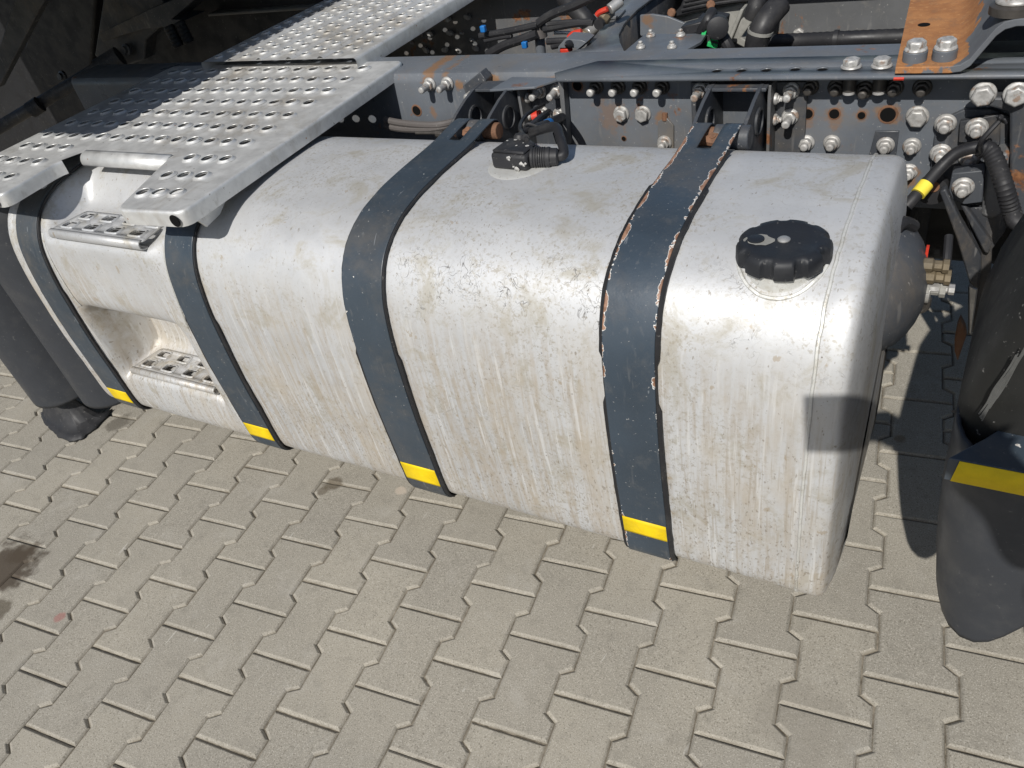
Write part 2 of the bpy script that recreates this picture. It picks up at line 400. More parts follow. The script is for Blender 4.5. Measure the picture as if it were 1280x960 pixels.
def plate_mesh(outline, holes, z):
    """flat sheet with round or polygonal openings; outline and holes are lists of (x, y)"""
    vs = []; es = []
    for loop in [outline] + holes:
        o = len(vs); n = len(loop); vs += [Vector((x, y)) for x, y in loop]; es += [(o + i, o + (i + 1) % n) for i in range(n)]
    r = delaunay_2d_cdt(vs, es, [], 1, 1e-6)
    V, Fc = r[0], r[2]
    def inside(p, poly):
        c = False; n = len(poly)
        for i in range(n):
            a, b = poly[i], poly[(i + 1) % n]
            if (a[1] > p[1]) != (b[1] > p[1]) and p[0] < (b[0] - a[0]) * (p[1] - a[1]) / (b[1] - a[1]) + a[0]: c = not c
        return c
    hb = [(min(q[0] for q in h), max(q[0] for q in h), min(q[1] for q in h), max(q[1] for q in h)) for h in holes]
    fs = []
    for f in Fc:
        c = sum((V[i] for i in f), Vector((0, 0))) / len(f)
        if not inside(c, outline): continue
        if any(b[0] < c.x < b[1] and b[2] < c.y < b[3] and inside(c, h) for h, b in zip(holes, hb)): continue
        a = [V[i] for i in f]
        if (a[1] - a[0]).cross(a[2] - a[0]) < 0: f = tuple(reversed(f))
        fs.append(tuple(f))
    return [Vector((p.x, p.y, z)) for p in V], fs
def offset(poly, d):
    """grow a counter-clockwise polygon outwards by d"""
    n = len(poly); out = []
    for i in range(n):
        a = Vector(poly[i - 1]); b = Vector(poly[i]); c = Vector(poly[(i + 1) % n])
        e1 = (b - a).normalized(); e2 = (c - b).normalized(); n1 = Vector((e1.y, -e1.x)); n2 = Vector((e2.y, -e2.x))
        k = n1 + n2; k = k / max(.35, k.length_squared / 2)
        out.append((b.x + k.x * d, b.y + k.y * d))
    return out
def circ(cx, cy, r, n=12, ry=None): return [(cx + r * math.cos(2 * math.pi * k / n), cy + (ry or r) * math.sin(2 * math.pi * k / n)) for k in range(n)]
def rounded(poly, r, seg=4):
    out = []; n = len(poly)
    for i in range(n):
        a, b, c = Vector(poly[i - 1]), Vector(poly[i]), Vector(poly[(i + 1) % n])
        rr = min(r, (a - b).length * .45, (c - b).length * .45)
        p = b + (a - b).normalized() * rr; q = b + (c - b).normalized() * rr
        for k in range(seg + 1):
            t = k / seg; out.append(tuple((1 - t) ** 2 * p + 2 * t * (1 - t) * b + t * t * q))
    return out

# ------------------------------------------------------------------ ground and block paving
gm = MB()
gm.add([(-60, -60, -.0064), (60, -60, -.0064), (60, 60, -.0064), (-60, 60, -.0064)], [(0, 1, 2, 3)])
ground = gm.build('ground', MT['sand']); ground['kind'] = 'structure'
pavement = bpy.data.objects.new('pavement', None); COL.objects.link(pavement); pavement['kind'] = 'structure'; WPOS['pavement'] = Vector((0, 0, 0))
PITCH = .13726; TH = .10
HW, WW, PL, PA, PB = .0800, .0562, .0991, .0585, .0425
def paver_outline():
    P = [(HW, -PL), (HW, -PA), (WW, -PB), (WW, PB), (HW, PA), (HW, PL)]
    return P + [(-x, -y) for x, y in P]
def paver_geo(jit=0.0, rng=None):
    base = paver_outline(); mbv = []; mbf = []
    out = []
    for (x, y) in base:
        out.append((x + (rng.uniform(-jit, jit) if rng else 0), y + (rng.uniform(-jit, jit) if rng else 0)))
    rings = [(offset(out, -.0064), 0), (offset(out, -.0048), -.0007), (offset(out, -.0010), -.0042), (out, -.0062), (out, -.05)]
    n = len(out)
    for ring, z in rings: mbv += [Vector((x, y, z)) for x, y in ring]
    mbf.append(tuple(range(n)))
    for j in range(4):
        for k in range(n): mbf.append((j * n + k, (j + 1) * n + k, (j + 1) * n + (k + 1) % n, j * n + (k + 1) % n))
    return mbv, mbf
rng = random.Random(3)
pav_src = []
for k in range(8):
    b_ = MB(); b_.add(*paver_geo(.0009, rng)); o = b_.build('paver', MT['concrete'], pavement, sharp=14); pav_src.append(o.data); bpy.data.objects.remove(o)
cth, sth = math.cos(TH), math.sin(TH)
def pav_center(c, k):
    x = c * PITCH + .0776; y = (k + .5) * .2 + (0.1 if c % 2 == 0 else 0)
    return Vector((cth * x - sth * y, sth * x + cth * y, 0))
def pix(p):
    d = p - CAM; return (640 + F_PX * d.dot(CR) / d.dot(CF), 480 + F_PX * d.dot(CD) / d.dot(CF)) if d.dot(CF) > .05 else (-1e4, -1e4)
cells = []
for c in range(-26, 27):
    for k in range(-18, 24):
        p = pav_center(c, k); u, v = pix(p)
        seen = -70 < u < 1350 and -60 < v < 1060 and (p.y < .72 or (p.x > .62 and p.y < 2.5) or (p.x < -1.0 and p.y < 1.4))
        cells.append((0 if seen else 1, (p - Vector((.3, .3, 0))).length, p))
near = sorted([c for c in cells if c[0] == 0], key=lambda c: c[1])[:290]
nearset = {tuple(round(v, 4) for v in c[2]) for c in near}
for i, (_, _, p) in enumerate(near):
    o = bpy.data.objects.new('paver', pav_src[i % 8]); COL.objects.link(o); o.parent = pavement
    o.location = (p.x + rng.uniform(-.0005, .0005), p.y + rng.uniform(-.0005, .0005), rng.uniform(-.0013, .0004))
    o.rotation_euler = (rng.uniform(-.005, .005), rng.uniform(-.006, .006), TH + rng.choice((0, math.pi)) + rng.uniform(-.003, .003))
far_mb = MB(); fv, ff = paver_geo()
for c in cells:
    p = c[2]
    if tuple(round(v, 4) for v in p) in nearset: continue
    rot = Matrix.Rotation(TH, 3, 'Z'); dz = Vector((0, 0, rng.uniform(-.0013, .0003)))
    far_mb.add([rot @ v + p + dz for v in fv], ff)
fo = far_mb.build('distant_paving', MT['concrete'], pavement, sharp=14); fo['kind'] = 'stuff'

# ------------------------------------------------------------------ fuel tank
TX0, TX1 = -1.045, .850
ORIG = [(.930, .60), (.930, .70), (.930, .765), (.924, .795), (.910, .820), (.889, .838), (.862, .8495), (.83, .8565), (.80, .860), (.75, .861), (.70, .861), (.66, .859), (.63, .857), (.60, .853), (.575, .849), (.555, .844), (.52, .829), (.49, .807), (.47, .780), (.455, .745),
        (.446, .70), (.440, .64), (.439, .61), (.4385, .59), (.438, .57), (.437, .54), (.437, .51), (.437, .48), (.438, .45), (.439, .42), (.441, .39), (.4415, .365), (.4425, .34), (.4435, .31), (.445, .285), (.449, .263), (.4575, .2475), (.471, .2365), (.49, .231), (.60, .226), (.80, .224), (.89, .228), (.92, .245), (.930, .30), (.930, .45)]
RECS = [(.930, .60), (.930, .70), (.930, .765), (.924, .795), (.910, .820), (.889, .838), (.862, .8495), (.83, .8565), (.80, .860), (.75, .861), (.70, .859), (.66, .854), (.635, .842), (.612, .820), (.598, .80), (.575, .787), (.52, .782), (.472, .780), (.450, .772), (.446, .745),
        (.446, .70), (.444, .64), (.445, .612), (.450, .595), (.462, .583), (.51, .572), (.555, .55), (.575, .51), (.575, .45), (.570, .41), (.55, .388), (.50, .376), (.458, .373), (.4475, .355), (.4445, .31), (.445, .285), (.449, .263), (.4575, .2475), (.471, .2365), (.49, .231), (.60, .226), (.80, .224), (.89, .228), (.92, .245), (.930, .30), (.930, .45)]
def sm(a, b, x):
    t = max(0, min(1, (x - a) / (b - a))); return t * t * (3 - 2 * t)
def tank_loop(x, inset=0.0):
    w = sm(-.925, -.872, x) * (1 - sm(-.545, -.487, x))
    w2 = sm(-.915, -.880, x) * (1 - sm(-.572, -.520, x))
    P = []
    for i, (a, b) in enumerate(zip(ORIG, RECS)):
        k = w if i < 22 else w2
        P.append(Vector((a[0] + (b[0] - a[0]) * k, a[1] + (b[1] - a[1]) * k)))
    if inset:
        n = len(P); Q = []
        for i in range(n):
            e = P[(i + 1) % n] - P[i - 1]; nn = Vector((e.y, -e.x)).normalized()
            ctr = Vector((.68, .53))
            if nn.dot(ctr - P[i]) < 0: nn = -nn
            Q.append(P[i] + nn * inset)
        P = Q
    n = len(P); C = []
    for i in range(n):
        p0, p1, p2, p3 = P[i - 1], P[i], P[(i + 1) % n], P[(i + 2) % n]
        for t in range(2):
            u = t / 2
            C.append(.5 * ((2 * p1) + (p2 - p0) * u + (2 * p0 - 5 * p1 + 4 * p2 - p3) * u * u + (3 * p1 - p0 - 3 * p2 + p3) * u ** 3))
    return [Vector((x, q.x, q.y)) for q in C]
tank = thing('fuel_tank', 'large dirty white aluminium fuel tank with rounded shoulders under four dark straps', 'fuel tank', (0, .68, .20))
rows = []
xs = [TX0 + .01 + .012 * i for i in range(0, 5)] + [-.98, -.95, -.935] + [-.925 + i * .0075 for i in range(0, 9)] + [-.84 + .05 * i for i in range(0, 6)] + [-.560 + i * .0075 for i in range(0, 12)] + [-.45, -.40, -.2, 0, .2, .4, .6, .7, .76, .79]
xs = sorted(set(round(v, 4) for v in xs))
for x in xs: rows.append(tank_loop(x) )
mb = MB()
mb.grid([r + [r[0]] for r in rows])
shell = mb.build('tank_shell', MT['alu'], tank, sharp=60)
# pressed end covers with their rounded rims, and the weld run between shell and cover
def end_cover(sgn, x0, x1):
    m_ = MB(); L = []
    D = x1 - x0
    for dx, ins in ((0, .0), (.008, -.0015), (.026, -.0012), (.0335, .0006), (.0390, .0036), (.0420, .0078), (.0445, .014), (.0485, .030), (.053, .053), (.0565, .083), (.0585, .115)):
        L.append(tank_loop(x0 + (dx if sgn > 0 else -dx * .6), ins))
    n = len(L[0])
    m_.grid([r + [r[0]] for r in L] if sgn > 0 else [list(reversed(r + [r[0]])) for r in L])
    base = (len(L) - 1) * (n + 1); m_.f.append(tuple(base + k for k in range(n)))
    return m_.build('end_cover', MT['alu'], tank, sharp=60)
end_cover(1, .792, TX1); end_cover(-1, TX0 + .010, TX0 - .02)
wl = [p for p in tank_loop(.791, -.0006)]
mb = MB(); wr = random.Random(5)
pts = wl[8:80]
mb.tube([p + Vector((wr.uniform(-.0006, .0006), 0, 0)) for p in pts], .0028, 6)
mb.build('weld_seam', MT['cast'], tank)
# welds around the step pressing
for xs0 in (-.503, -.897):
    mb = MB(); L = tank_loop(xs0, -.0012)
    mb.tube([tank_loop(xs0 + .012 * math.sin((L[k].z - .6) * 9) * (1 if xs0 > -.6 else -1), -.0008)[k] for k in range(36, 47)], .0026, 6)
    mb.build('weld_seam', MT['cast'], tank)
# step treads with punched openings
def tread(yf, yb, z, x0, x1, drop):
    m_ = MB(); holes = []
    for r_, (yy, off) in enumerate(((yf + .028, 0), (yf + .068, .012))):
        for k in range(4):
            cx = x0 + .042 + k * (x1 - x0 - .085) / 3 + off
            w_, h_ = .019, .011
            holes.append(rounded([(cx - w_, yy - h_), (cx + w_, yy - h_), (cx + w_ * .9, yy + h_), (cx - w_ * .9, yy + h_)], .006, 2))
    out = rounded([(x0, yf), (x1, yf), (x1 - .012, yb), (x0 + .018, yb)], .012, 3)
    V, Fc = plate_mesh(out, holes, z); m_.add(V, Fc)
    # folded front lip
    m_.grid([[Vector((x0 + .004, y_, z_)), Vector((x1 - .004, y_, z_))] for y_, z_ in ((yf + .004, z - .0003), (yf - .003, z - .001), (yf - .0055, z - .005), (yf - .006, z - drop), (yf - .003, z - drop - .004), (yf + .012, z - drop - .006))])
    o = m_.build('step_tread', MT['alu'], tank, solid=.003, sharp=40)
    # raised burr round each opening
    for h in holes:
        g = MB(); A = h; B = offset(h, .0045); C = offset(h, .0022)
        n = len(A)
        g.add([Vector((x, y, z + .0002)) for x, y in B] + [Vector((x, y, z + .0032)) for x, y in C] + [Vector((x, y, z + .0028)) for x, y in A] + [Vector((x, y, z - .004)) for x, y in A],
              [(j * n + k, j * n + (k + 1) % n, (j + 1) * n + (k + 1) % n, (j + 1) * n + k) for j in range(3) for k in range(n)])
        g.build('tread_opening', MT['alu'], o)
    return o
tread(.452, .542, .800, -.845, -.528, .012)
tread(.4575, .548, .392, -.872, -.556, .010)
# filler neck and cap
NX, NY = .723, .556
mb = MB(); mb.lathe((NX, NY, .79), (0, 0, 1), [(.058, 0), (.058, .012), (.0525, .022), (.0515, .054), (.0515, .062)], 40)
mb.build('filler_neck', MT['cast'], tank)
ring = []
for k in range(41):
    a = 2 * math.pi * k / 40; x = NX + .0585 * math.cos(a); y = NY + .0585 * math.sin(a)
    zz = None
    for (a0, a1) in zip(ORIG[8:21], ORIG[9:22]):
        if a1[0] <= y <= a0[0]: zz = a0[1] + (a1[1] - a0[1]) * (a0[0] - y) / max(1e-6, a0[0] - a1[0])
    ring.append(Vector((x, y, (zz or .80) + .0008 + random.uniform(-.0006, .0006))))
mb = MB(); mb.tube(ring, .0032, 6); mb.build('weld_bead', MT['cast'], tank)
def lobed(n, r, lob, depth):
    L = []
    for k in range(n):
        a = 2 * math.pi * k / n
        t = (a * lob / (2 * math.pi)) % 1.0
        notch = sm(.0, .10, t) * (1 - sm(.34, .44, t))
        L.append((r - depth * notch) if True else r)
    return L
mb = MB(); n = 144; zc = .842
prof = [(.056, 0, 0), (.0618, .001, 1), (.0625, .004, 1), (.0620, .019, 1), (.0598, .0245, .9), (.0550, .0275, .5), (.047, .0282, .1), (.044, .0272, 0), (.020, .0275, 0), (.0085, .0275, 0)]
vs = []; fs = []
for (r_, h, k_) in prof:
    lb = lobed(n, r_, 9, .0062 * k_)
    for k in range(n):
        a = 2 * math.pi * k / n + .25; vs.append(Vector((NX + lb[k] * math.cos(a), NY + lb[k] * math.sin(a), zc + h)))
for j in range(len(prof) - 1):
    for k in range(n): fs.append((j * n + k, j * n + (k + 1) % n, (j + 1) * n + (k + 1) % n, (j + 1) * n + k))
fs.append(tuple(range((len(prof) - 1) * n, len(prof) * n))); mb.add(vs, fs)
fcap = mb.build('filler_cap', MT['cap'], tank, sharp=50)
mb = MB(); mb.lathe((NX, NY, zc + .0272), (0, 0, 1), [(.0085, 0), (.0085, .0015), (.006, .0035), (.002, .0042)], 16)
mb.build('rivet', MT['steel'], fcap)
mb = MB()   # lock cover with worn silver rim
p = at_z(945, 300, zc + .027)
mb.lathe((p.x, p.y, zc + .0268), (0, 0, 1), [(.011, 0), (.011, .0028), (.009, .0034)], 20); mb.build('lock_cover', MT['cap'], fcap)
mb = MB(); wr = random.Random(2)
vin, vout = [], []
for k in range(28):      # ragged pale patch where the paint round the lock has worn off
    a = 2 * math.pi * k / 28; toward = max(0, math.cos(a)) ** 3
    ro = .0125 + wr.uniform(.0005, .0042) * (1 if 3 < k % 9 < 8 or toward > .2 else .35) + .0085 * toward
    vin.append(Vector((p.x + .0112 * math.cos(a), p.y + .0112 * math.sin(a), zc + .0281)))
    vout.append(Vector((p.x + ro * math.cos(a), p.y + ro * math.sin(a), zc + .0279)))
mb.add(vin + vout, [(k, k + 28, (k + 1) % 28 + 28, (k + 1) % 28) for k in range(28)])
mb.build('worn_rim', MT['casting'], fcap)

# fuel level sender on top of the tank
snd = thing('fuel_level_sender', 'black plastic sender unit with flaking paint and a ribbed plug on tank top', 'fuel sender', (.215, .752, .861))
mb = MB(); mb.lathe((.215, .752, .857), (0, 0, 1), [(.066, 0), (.062, .003), (.055, .0052), (.046, .006)], 36); mb.build('sender_base', MT['cast'], snd)
sp = at_z(628, 213, .863); 
def hb(name, pts, z0, z1, mat, par, bev=.004, bot=None):
    m_ = MB(); n = len(pts)
    bot = bot or pts
    m_.add([Vector((x, y, z0)) for x, y in bot] + [Vector((x, y, z1)) for x, y in pts], [tuple(reversed(range(n))), tuple(range(n, 2 * n))] + [(i, (i + 1) % n, (i + 1) % n + n, i + n) for i in range(n)])
    return m_.build(name, mat, par, bevel=bev)
hb('sender_housing', [(.172, .728), (.247, .722), (.252, .768), (.225, .79), (.180, .785)], .862, .892, MT['plastic'], snd, .006)
hb('housing_lid', [(.176, .731), (.243, .726), (.247, .766), (.223, .786), (.184, .782)], .8915, .8975, MT['plastic'], snd, .003)
wr = random.Random(8)
for k in range(8):   # flakes of grey paint left on the lid and front
    m_ = MB(); cx, cz = wr.uniform(.205, .247), wr.uniform(.866, .889); r_ = wr.uniform(.002, .0062)
    yy = .7275 - (cx - .172) * .08 - .0006
    m_.add([Vector((cx + r_ * math.cos(a) * wr.uniform(.6, 1.2), yy - .0007, cz + r_ * math.sin(a) * wr.uniform(.4, 1.5))) for a in [i * math.pi / 4 for i in range(8)]] , [tuple(reversed(range(8)))])
    m_.build('paint_flake', MT['whitechip'], snd, solid=.0006)
for k in range(5):
    m_ = MB(); cx, cy = wr.uniform(.182, .24), wr.uniform(.735, .775); r_ = wr.uniform(.0015, .004)
    m_.add([Vector((cx + r_ * math.cos(a) * wr.uniform(.6, 1.2), cy + r_ * math.sin(a), .8985)) for a in [i * math.pi / 4 for i in range(8)]], [tuple(range(8))]); m_.build('paint_flake', MT['whitechip'], snd)
c0 = Vector((.246, .745, .879)); cdir = Vector((.9, .28, -.06)).normalized()
mb = MB(); prof = [(.0175, 0), (.0175, .004), (.0165, .005)]
for k in range(5): prof += [(.0178, .007 + k * .004), (.0178, .009 + k * .004), (.0164, .0095 + k * .004)]
prof += [(.0178, .030), (.0172, .034), (.0155, .035), (.0150, .046), (.012, .049)]
mb.lathe(c0, cdir, prof, 22); mb.build('plug', MT['plastic'], snd)
mb = MB(); mb.lathe((.205, .785, .893), (.1, .2, 1), [(.012, 0), (.012, .005), (.009, .010), (.004, .012)], 10); mb.build('sender_cap', MT['plastic'], snd)

# ------------------------------------------------------------------ tank straps
SP = [(.905, .838), (.921, .846), (.925, .860), (.915, .872), (.895, .8755), (.86, .8735), (.82, .8695), (.78, .868), (.72, .8675), (.68, .8665), (.63, .864), (.60, .860), (.575, .856), (.553, .8505), (.516, .8345), (.486, .8125), (.4645, .7835), (.4485, .747), (.439, .70), (.433, .64), (.4305, .57), (.430, .51), (.431, .45), (.4335, .39), (.4355, .34), (.437, .31), (.4385, .284), (.4425, .260), (.452, .2425), (.468, .2305), (.49, .2245), (.54, .221), (.60, .219)]
def strap_rows(off, t0=0, t1=None, sub=5):
    P = smooth([Vector((y, z, 0)) for y, z in SP], sub); out = []
    for i, p in enumerate(P):
        d = (P[min(i + 1, len(P) - 1)] - P[max(i - 1, 0)]).normalized(); nn = Vector((-d.y, d.x, 0))
        # outward is away from the tank middle
        if nn.dot(p - Vector((.68, .55, 0))) < 0: nn = -nn
        if i < 4 * sub: nn = Vector((p.x - .905, p.y - .855, 0)).normalized()
        out.append(p + nn * off)
    return out[t0 * sub:]
def strap(x0, x1, label, worn=False, tapez=(.300, .338), slot=True, top_x=(0, 0)):
    t = thing('tank_strap', label, 'tank strap', ((x0 + x1) / 2, .44, .25), 'straps holding the fuel tank')
    us = [-1, -.96, -.9, -.8, -.6, -.30, 0, .30, .6, .8, .9, .96, 1]
    def xat(u, y): 
        lean = sm(.60, .90, y)
        return (x0 + x1) / 2 + u * (x1 - x0) / 2 + lean * top_x[0]
    P = strap_rows(0)
    m_ = MB(); rows = [[Vector((xat(u, p.x), p.x, p.y)) for u in us] for p in P]
    def skip(i, j):
        y = P[i].x; return slot and us[j] >= -.31 and us[j + 1] <= .31 and i > 3 and .828 < y and P[i].y > .85
    m_.grid(rows, skip); m_.attr = [abs(u) for p in P for u in us]
    band = m_.build('strap_band', MT['strap_worn' if worn else 'strap'], t, solid=.0032)
    # rubber packing under the band: a bit wider than the steel, uneven edge
    wr = random.Random(int(x0 * 1000) + 50)
    Q = strap_rows(-.0040, 6)
    m_ = MB(); rr = []
    el_, er_ = .003, .004
    for i, p in enumerate(Q):
        prog = i / len(Q)
        el_ += (wr.uniform(.0005, .0045) - el_) * .25; er_ += (wr.uniform(.0005, .0042) - er_) * .25
        wide = .0045 if (.50 < prog < .86) else 0
        if worn: wide = max(wide, .004 * (.1 < prog < .45))
        lift = .0030 if wide else 0
        a, b = xat(-1, p.x) - el_ - wide, xat(1, p.x) + er_ + wide
        rr.append([Vector((a, p.x, p.y)), Vector(((a + b) / 2, p.x, p.y)), Vector((b, p.x, p.y))])
    m_.grid(rr); m_.build('rubber_packing', MT['rubber'], t, solid=.0048, sharp=60)
    T = [p for p in strap_rows(.0037, 18) if tapez[0] <= p.y <= tapez[1]]
    m_ = MB(); m_.grid([[Vector((xat(u, p.x), p.x, p.y)) for u in (-.985, 0, .985)] for p in T]); m_.build('yellow_tape', MT['yellow'], t, solid=.0005)
    return t, xat
sA, _ = strap(.491, .573, 'rust chipped strap beside the black filler cap', worn=True, tapez=(.310, .364))
sB, _ = strap(-.008, .080, 'smooth dark blue strap beside the sender unit', tapez=(.288, .340))
sC, _ = strap(-.478, -.396, 'dark blue strap running down from the corner of the walkway', tapez=(.283, .332), slot=False)
sD, _ = strap(-1.003, -.922, 'dark blue strap at the tank end next to the black mudguard', tapez=(.270, .320), slot=False)
for (t, xm) in ((sA, .533), (sB, .037)):
    mb = MB(); mb.cyl((xm - .050, .905, .855), (xm + .052, .905, .855), .0165, n=24); mb.build('pin', MT['rustdark'], t, bevel=.002)
    mb = MB(); mb.lathe((xm, .872, .862), (0, -.45, .9), [(.0125, 0), (.0125, .008), (.009, .0095)], 6); mb.lathe((xm, .872, .868), (0, -.45, .9), [(.006, 0), (.006, .006)], 12)
    mb.build('tension_nut', MT['rustdark'], t)

# ------------------------------------------------------------------ bolts: one of each kind, copied
BP = {}
hold = thing('bolt_store', 'x', 'bolt', (0, 0, 0))
def mk(name, build, mat):
    m_ = MB(); build(m_); o = m_.build(name, mat, hold, bevel=.0012, seg=1); BP[name] = o; return o
def hexring(r): return r
def flange_nut(m_, fl=.0160, hx=.0128, hh=.014, st=.0078, sl=.030):
    m_.lathe((0, 0, 0), (0, -1, 0), [(fl, 0), (fl, .003), (fl * .84, .0065)], 22)
    m_.lathe((0, 0, 0), (0, -1, 0), [(hx, .006), (hx, hh), (hx * .88, hh + .002)], 6)
    if sl: m_.lathe((0, 0, 0), (0, -1, 0), [(st, hh), (st, hh + .003), (st * .9, hh + .004), (st, hh + .005), (st, sl - .002), (st * .7, sl)], 12)
mk('flange_bolt', lambda m_: flange_nut(m_, sl=.027), MT['zinc'])
mk('long_bolt', lambda m_: flange_nut(m_, sl=.044), MT['zinc'])
mk('hex_bolt', lambda m_: (m_.lathe((0, 0, 0), (0, -1, 0), [(.0178, 0), (.0178, .003), (.0155, .0045)], 22), m_.lathe((0, 0, 0), (0, -1, 0), [(.0150, .0045), (.0150, .0135), (.0125, .0155)], 6)), MT['zinc'])
mk('large_bolt', lambda m_: (m_.lathe((0, 0, 0), (0, -1, 0), [(.0235, 0), (.0235, .004), (.020, .007)], 24), m_.lathe((0, 0, 0), (0, -1, 0), [(.0205, .006), (.0205, .018), (.017, .0215)], 6)), MT['zinc'])
mk('dark_nut', lambda m_: flange_nut(m_, sl=.030), MT['darknut'])
def stud_nut(m_): flange_nut(m_, sl=.0)
mk('small_bolt', lambda m_: flange_nut(m_, .011, .008, .008, .005, .016), MT['zinc'])
mk('stud_tip', lambda m_: m_.lathe((0, 0, 0), (0, -1, 0), [(.0082, 0), (.0082, .012), (.006, .0145)], 12), MT['stud'])
def bolt(kind, parent, p, axis='y', spin=None, name='bolt'):
    o = BP[kind].copy(); COL.objects.link(o); o.parent = parent; o.name = name
    o.location = Vector(p) - WPOS[parent.name]
    rx = 0 if axis == 'y' else -math.pi / 2     # 'z': points up
    o.rotation_euler = (rx, random.uniform(0, 1) if spin is None else spin, 0) if axis == 'y' else (rx, 0, random.uniform(0, 1))
    return o

# ------------------------------------------------------------------ near chassis rail
WEB = 1.126; TOP = .893
rail = thing('chassis_rail', 'long dark grey steel chassis rail full of bolts behind the tank', 'chassis rail', (.5, WEB, .62))
mb = MB()
sec = [(1.126, .625), (1.126, .868), (1.1285, .880), (1.135, .889), (1.146, .893), (1.242, .893), (1.242, .885), (1.150, .885), (1.139, .880), (1.134, .868), (1.134, .64), (1.242, .633), (1.242, .625), (1.146, .620)]
xr = [-1.6, -.9, -.3, .2, .6, 1.0, 1.5, 2.4]
mb.grid([[Vector((x, y, z)) for y, z in sec + sec[:1]] for x in xr]); rweb = mb.build('rail_channel', MT['rail'], rail, sharp=25)
LZ = .8995
lip_out = [(.150, 1.062), (2.4, 1.062), (2.4, 1.165), (.20, 1.165), (.128, 1.098)]
lip_holes = []
for px, py in ((896, 88), (927, 87.5), (958, 87), (994, 86), (1028, 86)):
    p = at_z(px, py, LZ); lip_holes.append(circ(p.x, p.y, .0095, 16))
V, Fc = plate_mesh(lip_out, lip_holes, LZ); mb = MB(); mb.add(V, Fc)
mb.build('flange_plate', MT['rail'], rail, solid=.0062)
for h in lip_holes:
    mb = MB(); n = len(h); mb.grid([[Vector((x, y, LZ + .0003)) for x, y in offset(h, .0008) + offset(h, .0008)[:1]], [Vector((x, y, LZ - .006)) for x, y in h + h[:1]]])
    mb.add([Vector((x, y, LZ - .0022)) for x, y in h], [tuple(range(n))])  # black disc imitates the shade inside the opening
    mb.build('painted_hole', MT['black'], rail)
def wp(px, py, y=WEB): return at_y(px, py, y)
for px, py in ((534, 108), (556, 107)): bolt('long_bolt', rail, wp(px + 4, py - 3))
for px, py in ((743, 110), (770, 110), (797, 110), (825, 110)):
    bolt('dark_nut', rail, wp(px + 3, py - 2)); p = wp(px + 3, py - 2); bolt('stud_tip', rail, p + Vector((0, -.026, 0)), name='stud')
for px, py in ((777, 142), (804, 142)): bolt('hex_bolt', rail, wp(px, py))
for px, py in ((1012, 108), (1045, 109), (1080, 112), (1117, 109), (1152, 109)): bolt('dark_nut', rail, wp(px + 1, py))
bolt('large_bolt', rail, wp(1147, 145)).scale = (.86, .86, .8)
for px, py in ((1008, 178), (1040, 178), (1140, 182), (1107, 181)): bolt('flange_bolt', rail, wp(px, py, WEB - (.006 if px == 1107 else 0)))
bolt('flange_bolt', rail, wp(1136, 214))
for px, py in ((1064, 84), (1102, 83)):      # bolts through the flange plate, their studs show below
    p = at_z(px, py, LZ); bolt('hex_bolt', rail, p, 'z')
    mb = MB(); mb.cyl((p.x, p.y, .858), (p.x, p.y, .892), .0115, n=16); mb.build('stud', MT['darknut'], rail)
    mb = MB(); mb.cyl((p.x, p.y, .8525), (p.x, p.y, .858), .0105, .0112, n=16); mb.build('stud_end', MT['stud'], rail)
# punched holes in the web, black discs painted as their shade, with a rusty edge
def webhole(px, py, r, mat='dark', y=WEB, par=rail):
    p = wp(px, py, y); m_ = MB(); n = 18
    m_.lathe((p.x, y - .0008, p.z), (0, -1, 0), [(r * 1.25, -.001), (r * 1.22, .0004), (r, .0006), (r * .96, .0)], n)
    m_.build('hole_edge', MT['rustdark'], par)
    m_ = MB(); m_.lathe((p.x, y - .0018, p.z), (0, -1, 0), [(r * .95, 0), (r * .95, .0002)], n); return m_.build('painted_hole', MT['black'], par)

for px, py, r in ((722, 107, .0105), (1010, 142, .0095), (1043, 142, .0095), (1077, 144, .007), (1110, 143, .014), (780, 173, .005), (521, 138, .012)): webhole(px, py, r)
# cover plate on the web with its bolt
def slab(px_poly, y, depth, name, mat, par, bevel=.0015):
    m_ = MB(); m_.prism([at_y(a, b, y) for a, b in px_poly], (0, depth, 0)); return m_.build(name, MT[mat], par, bevel=bevel)
slab([(1094, 164), (1124, 164), (1120, 195), (1086, 195)], WEB - .006, .005, 'cover_plate', 'bracket', rail)
slab([(822, 152), (833, 147), (842, 157), (842, 190), (822, 190)], WEB - .005, .004, 'cover_plate', 'railrust', rail)
bolt('flange_bolt', rail, wp(831, 178, WEB - .005))
mb = MB(); mb.tube([wp(831, 141, WEB - .002), wp(831, 150, WEB - .002)], .006, 10); mb.build('slot', MT['rustdark'], rail)
# pointed lug on the web
mb = MB(); mb.prism([at_y(a, b, WEB - .03) for a, b in ((578, 108), (600, 90), (607, 100), (607, 113), (592, 124), (582, 117))], (0, .03, 0)); mb.build('lug', MT['bracket'], rail, bevel=.002)
bolt('small_bolt', rail, at_y(598, 113, WEB - .031))

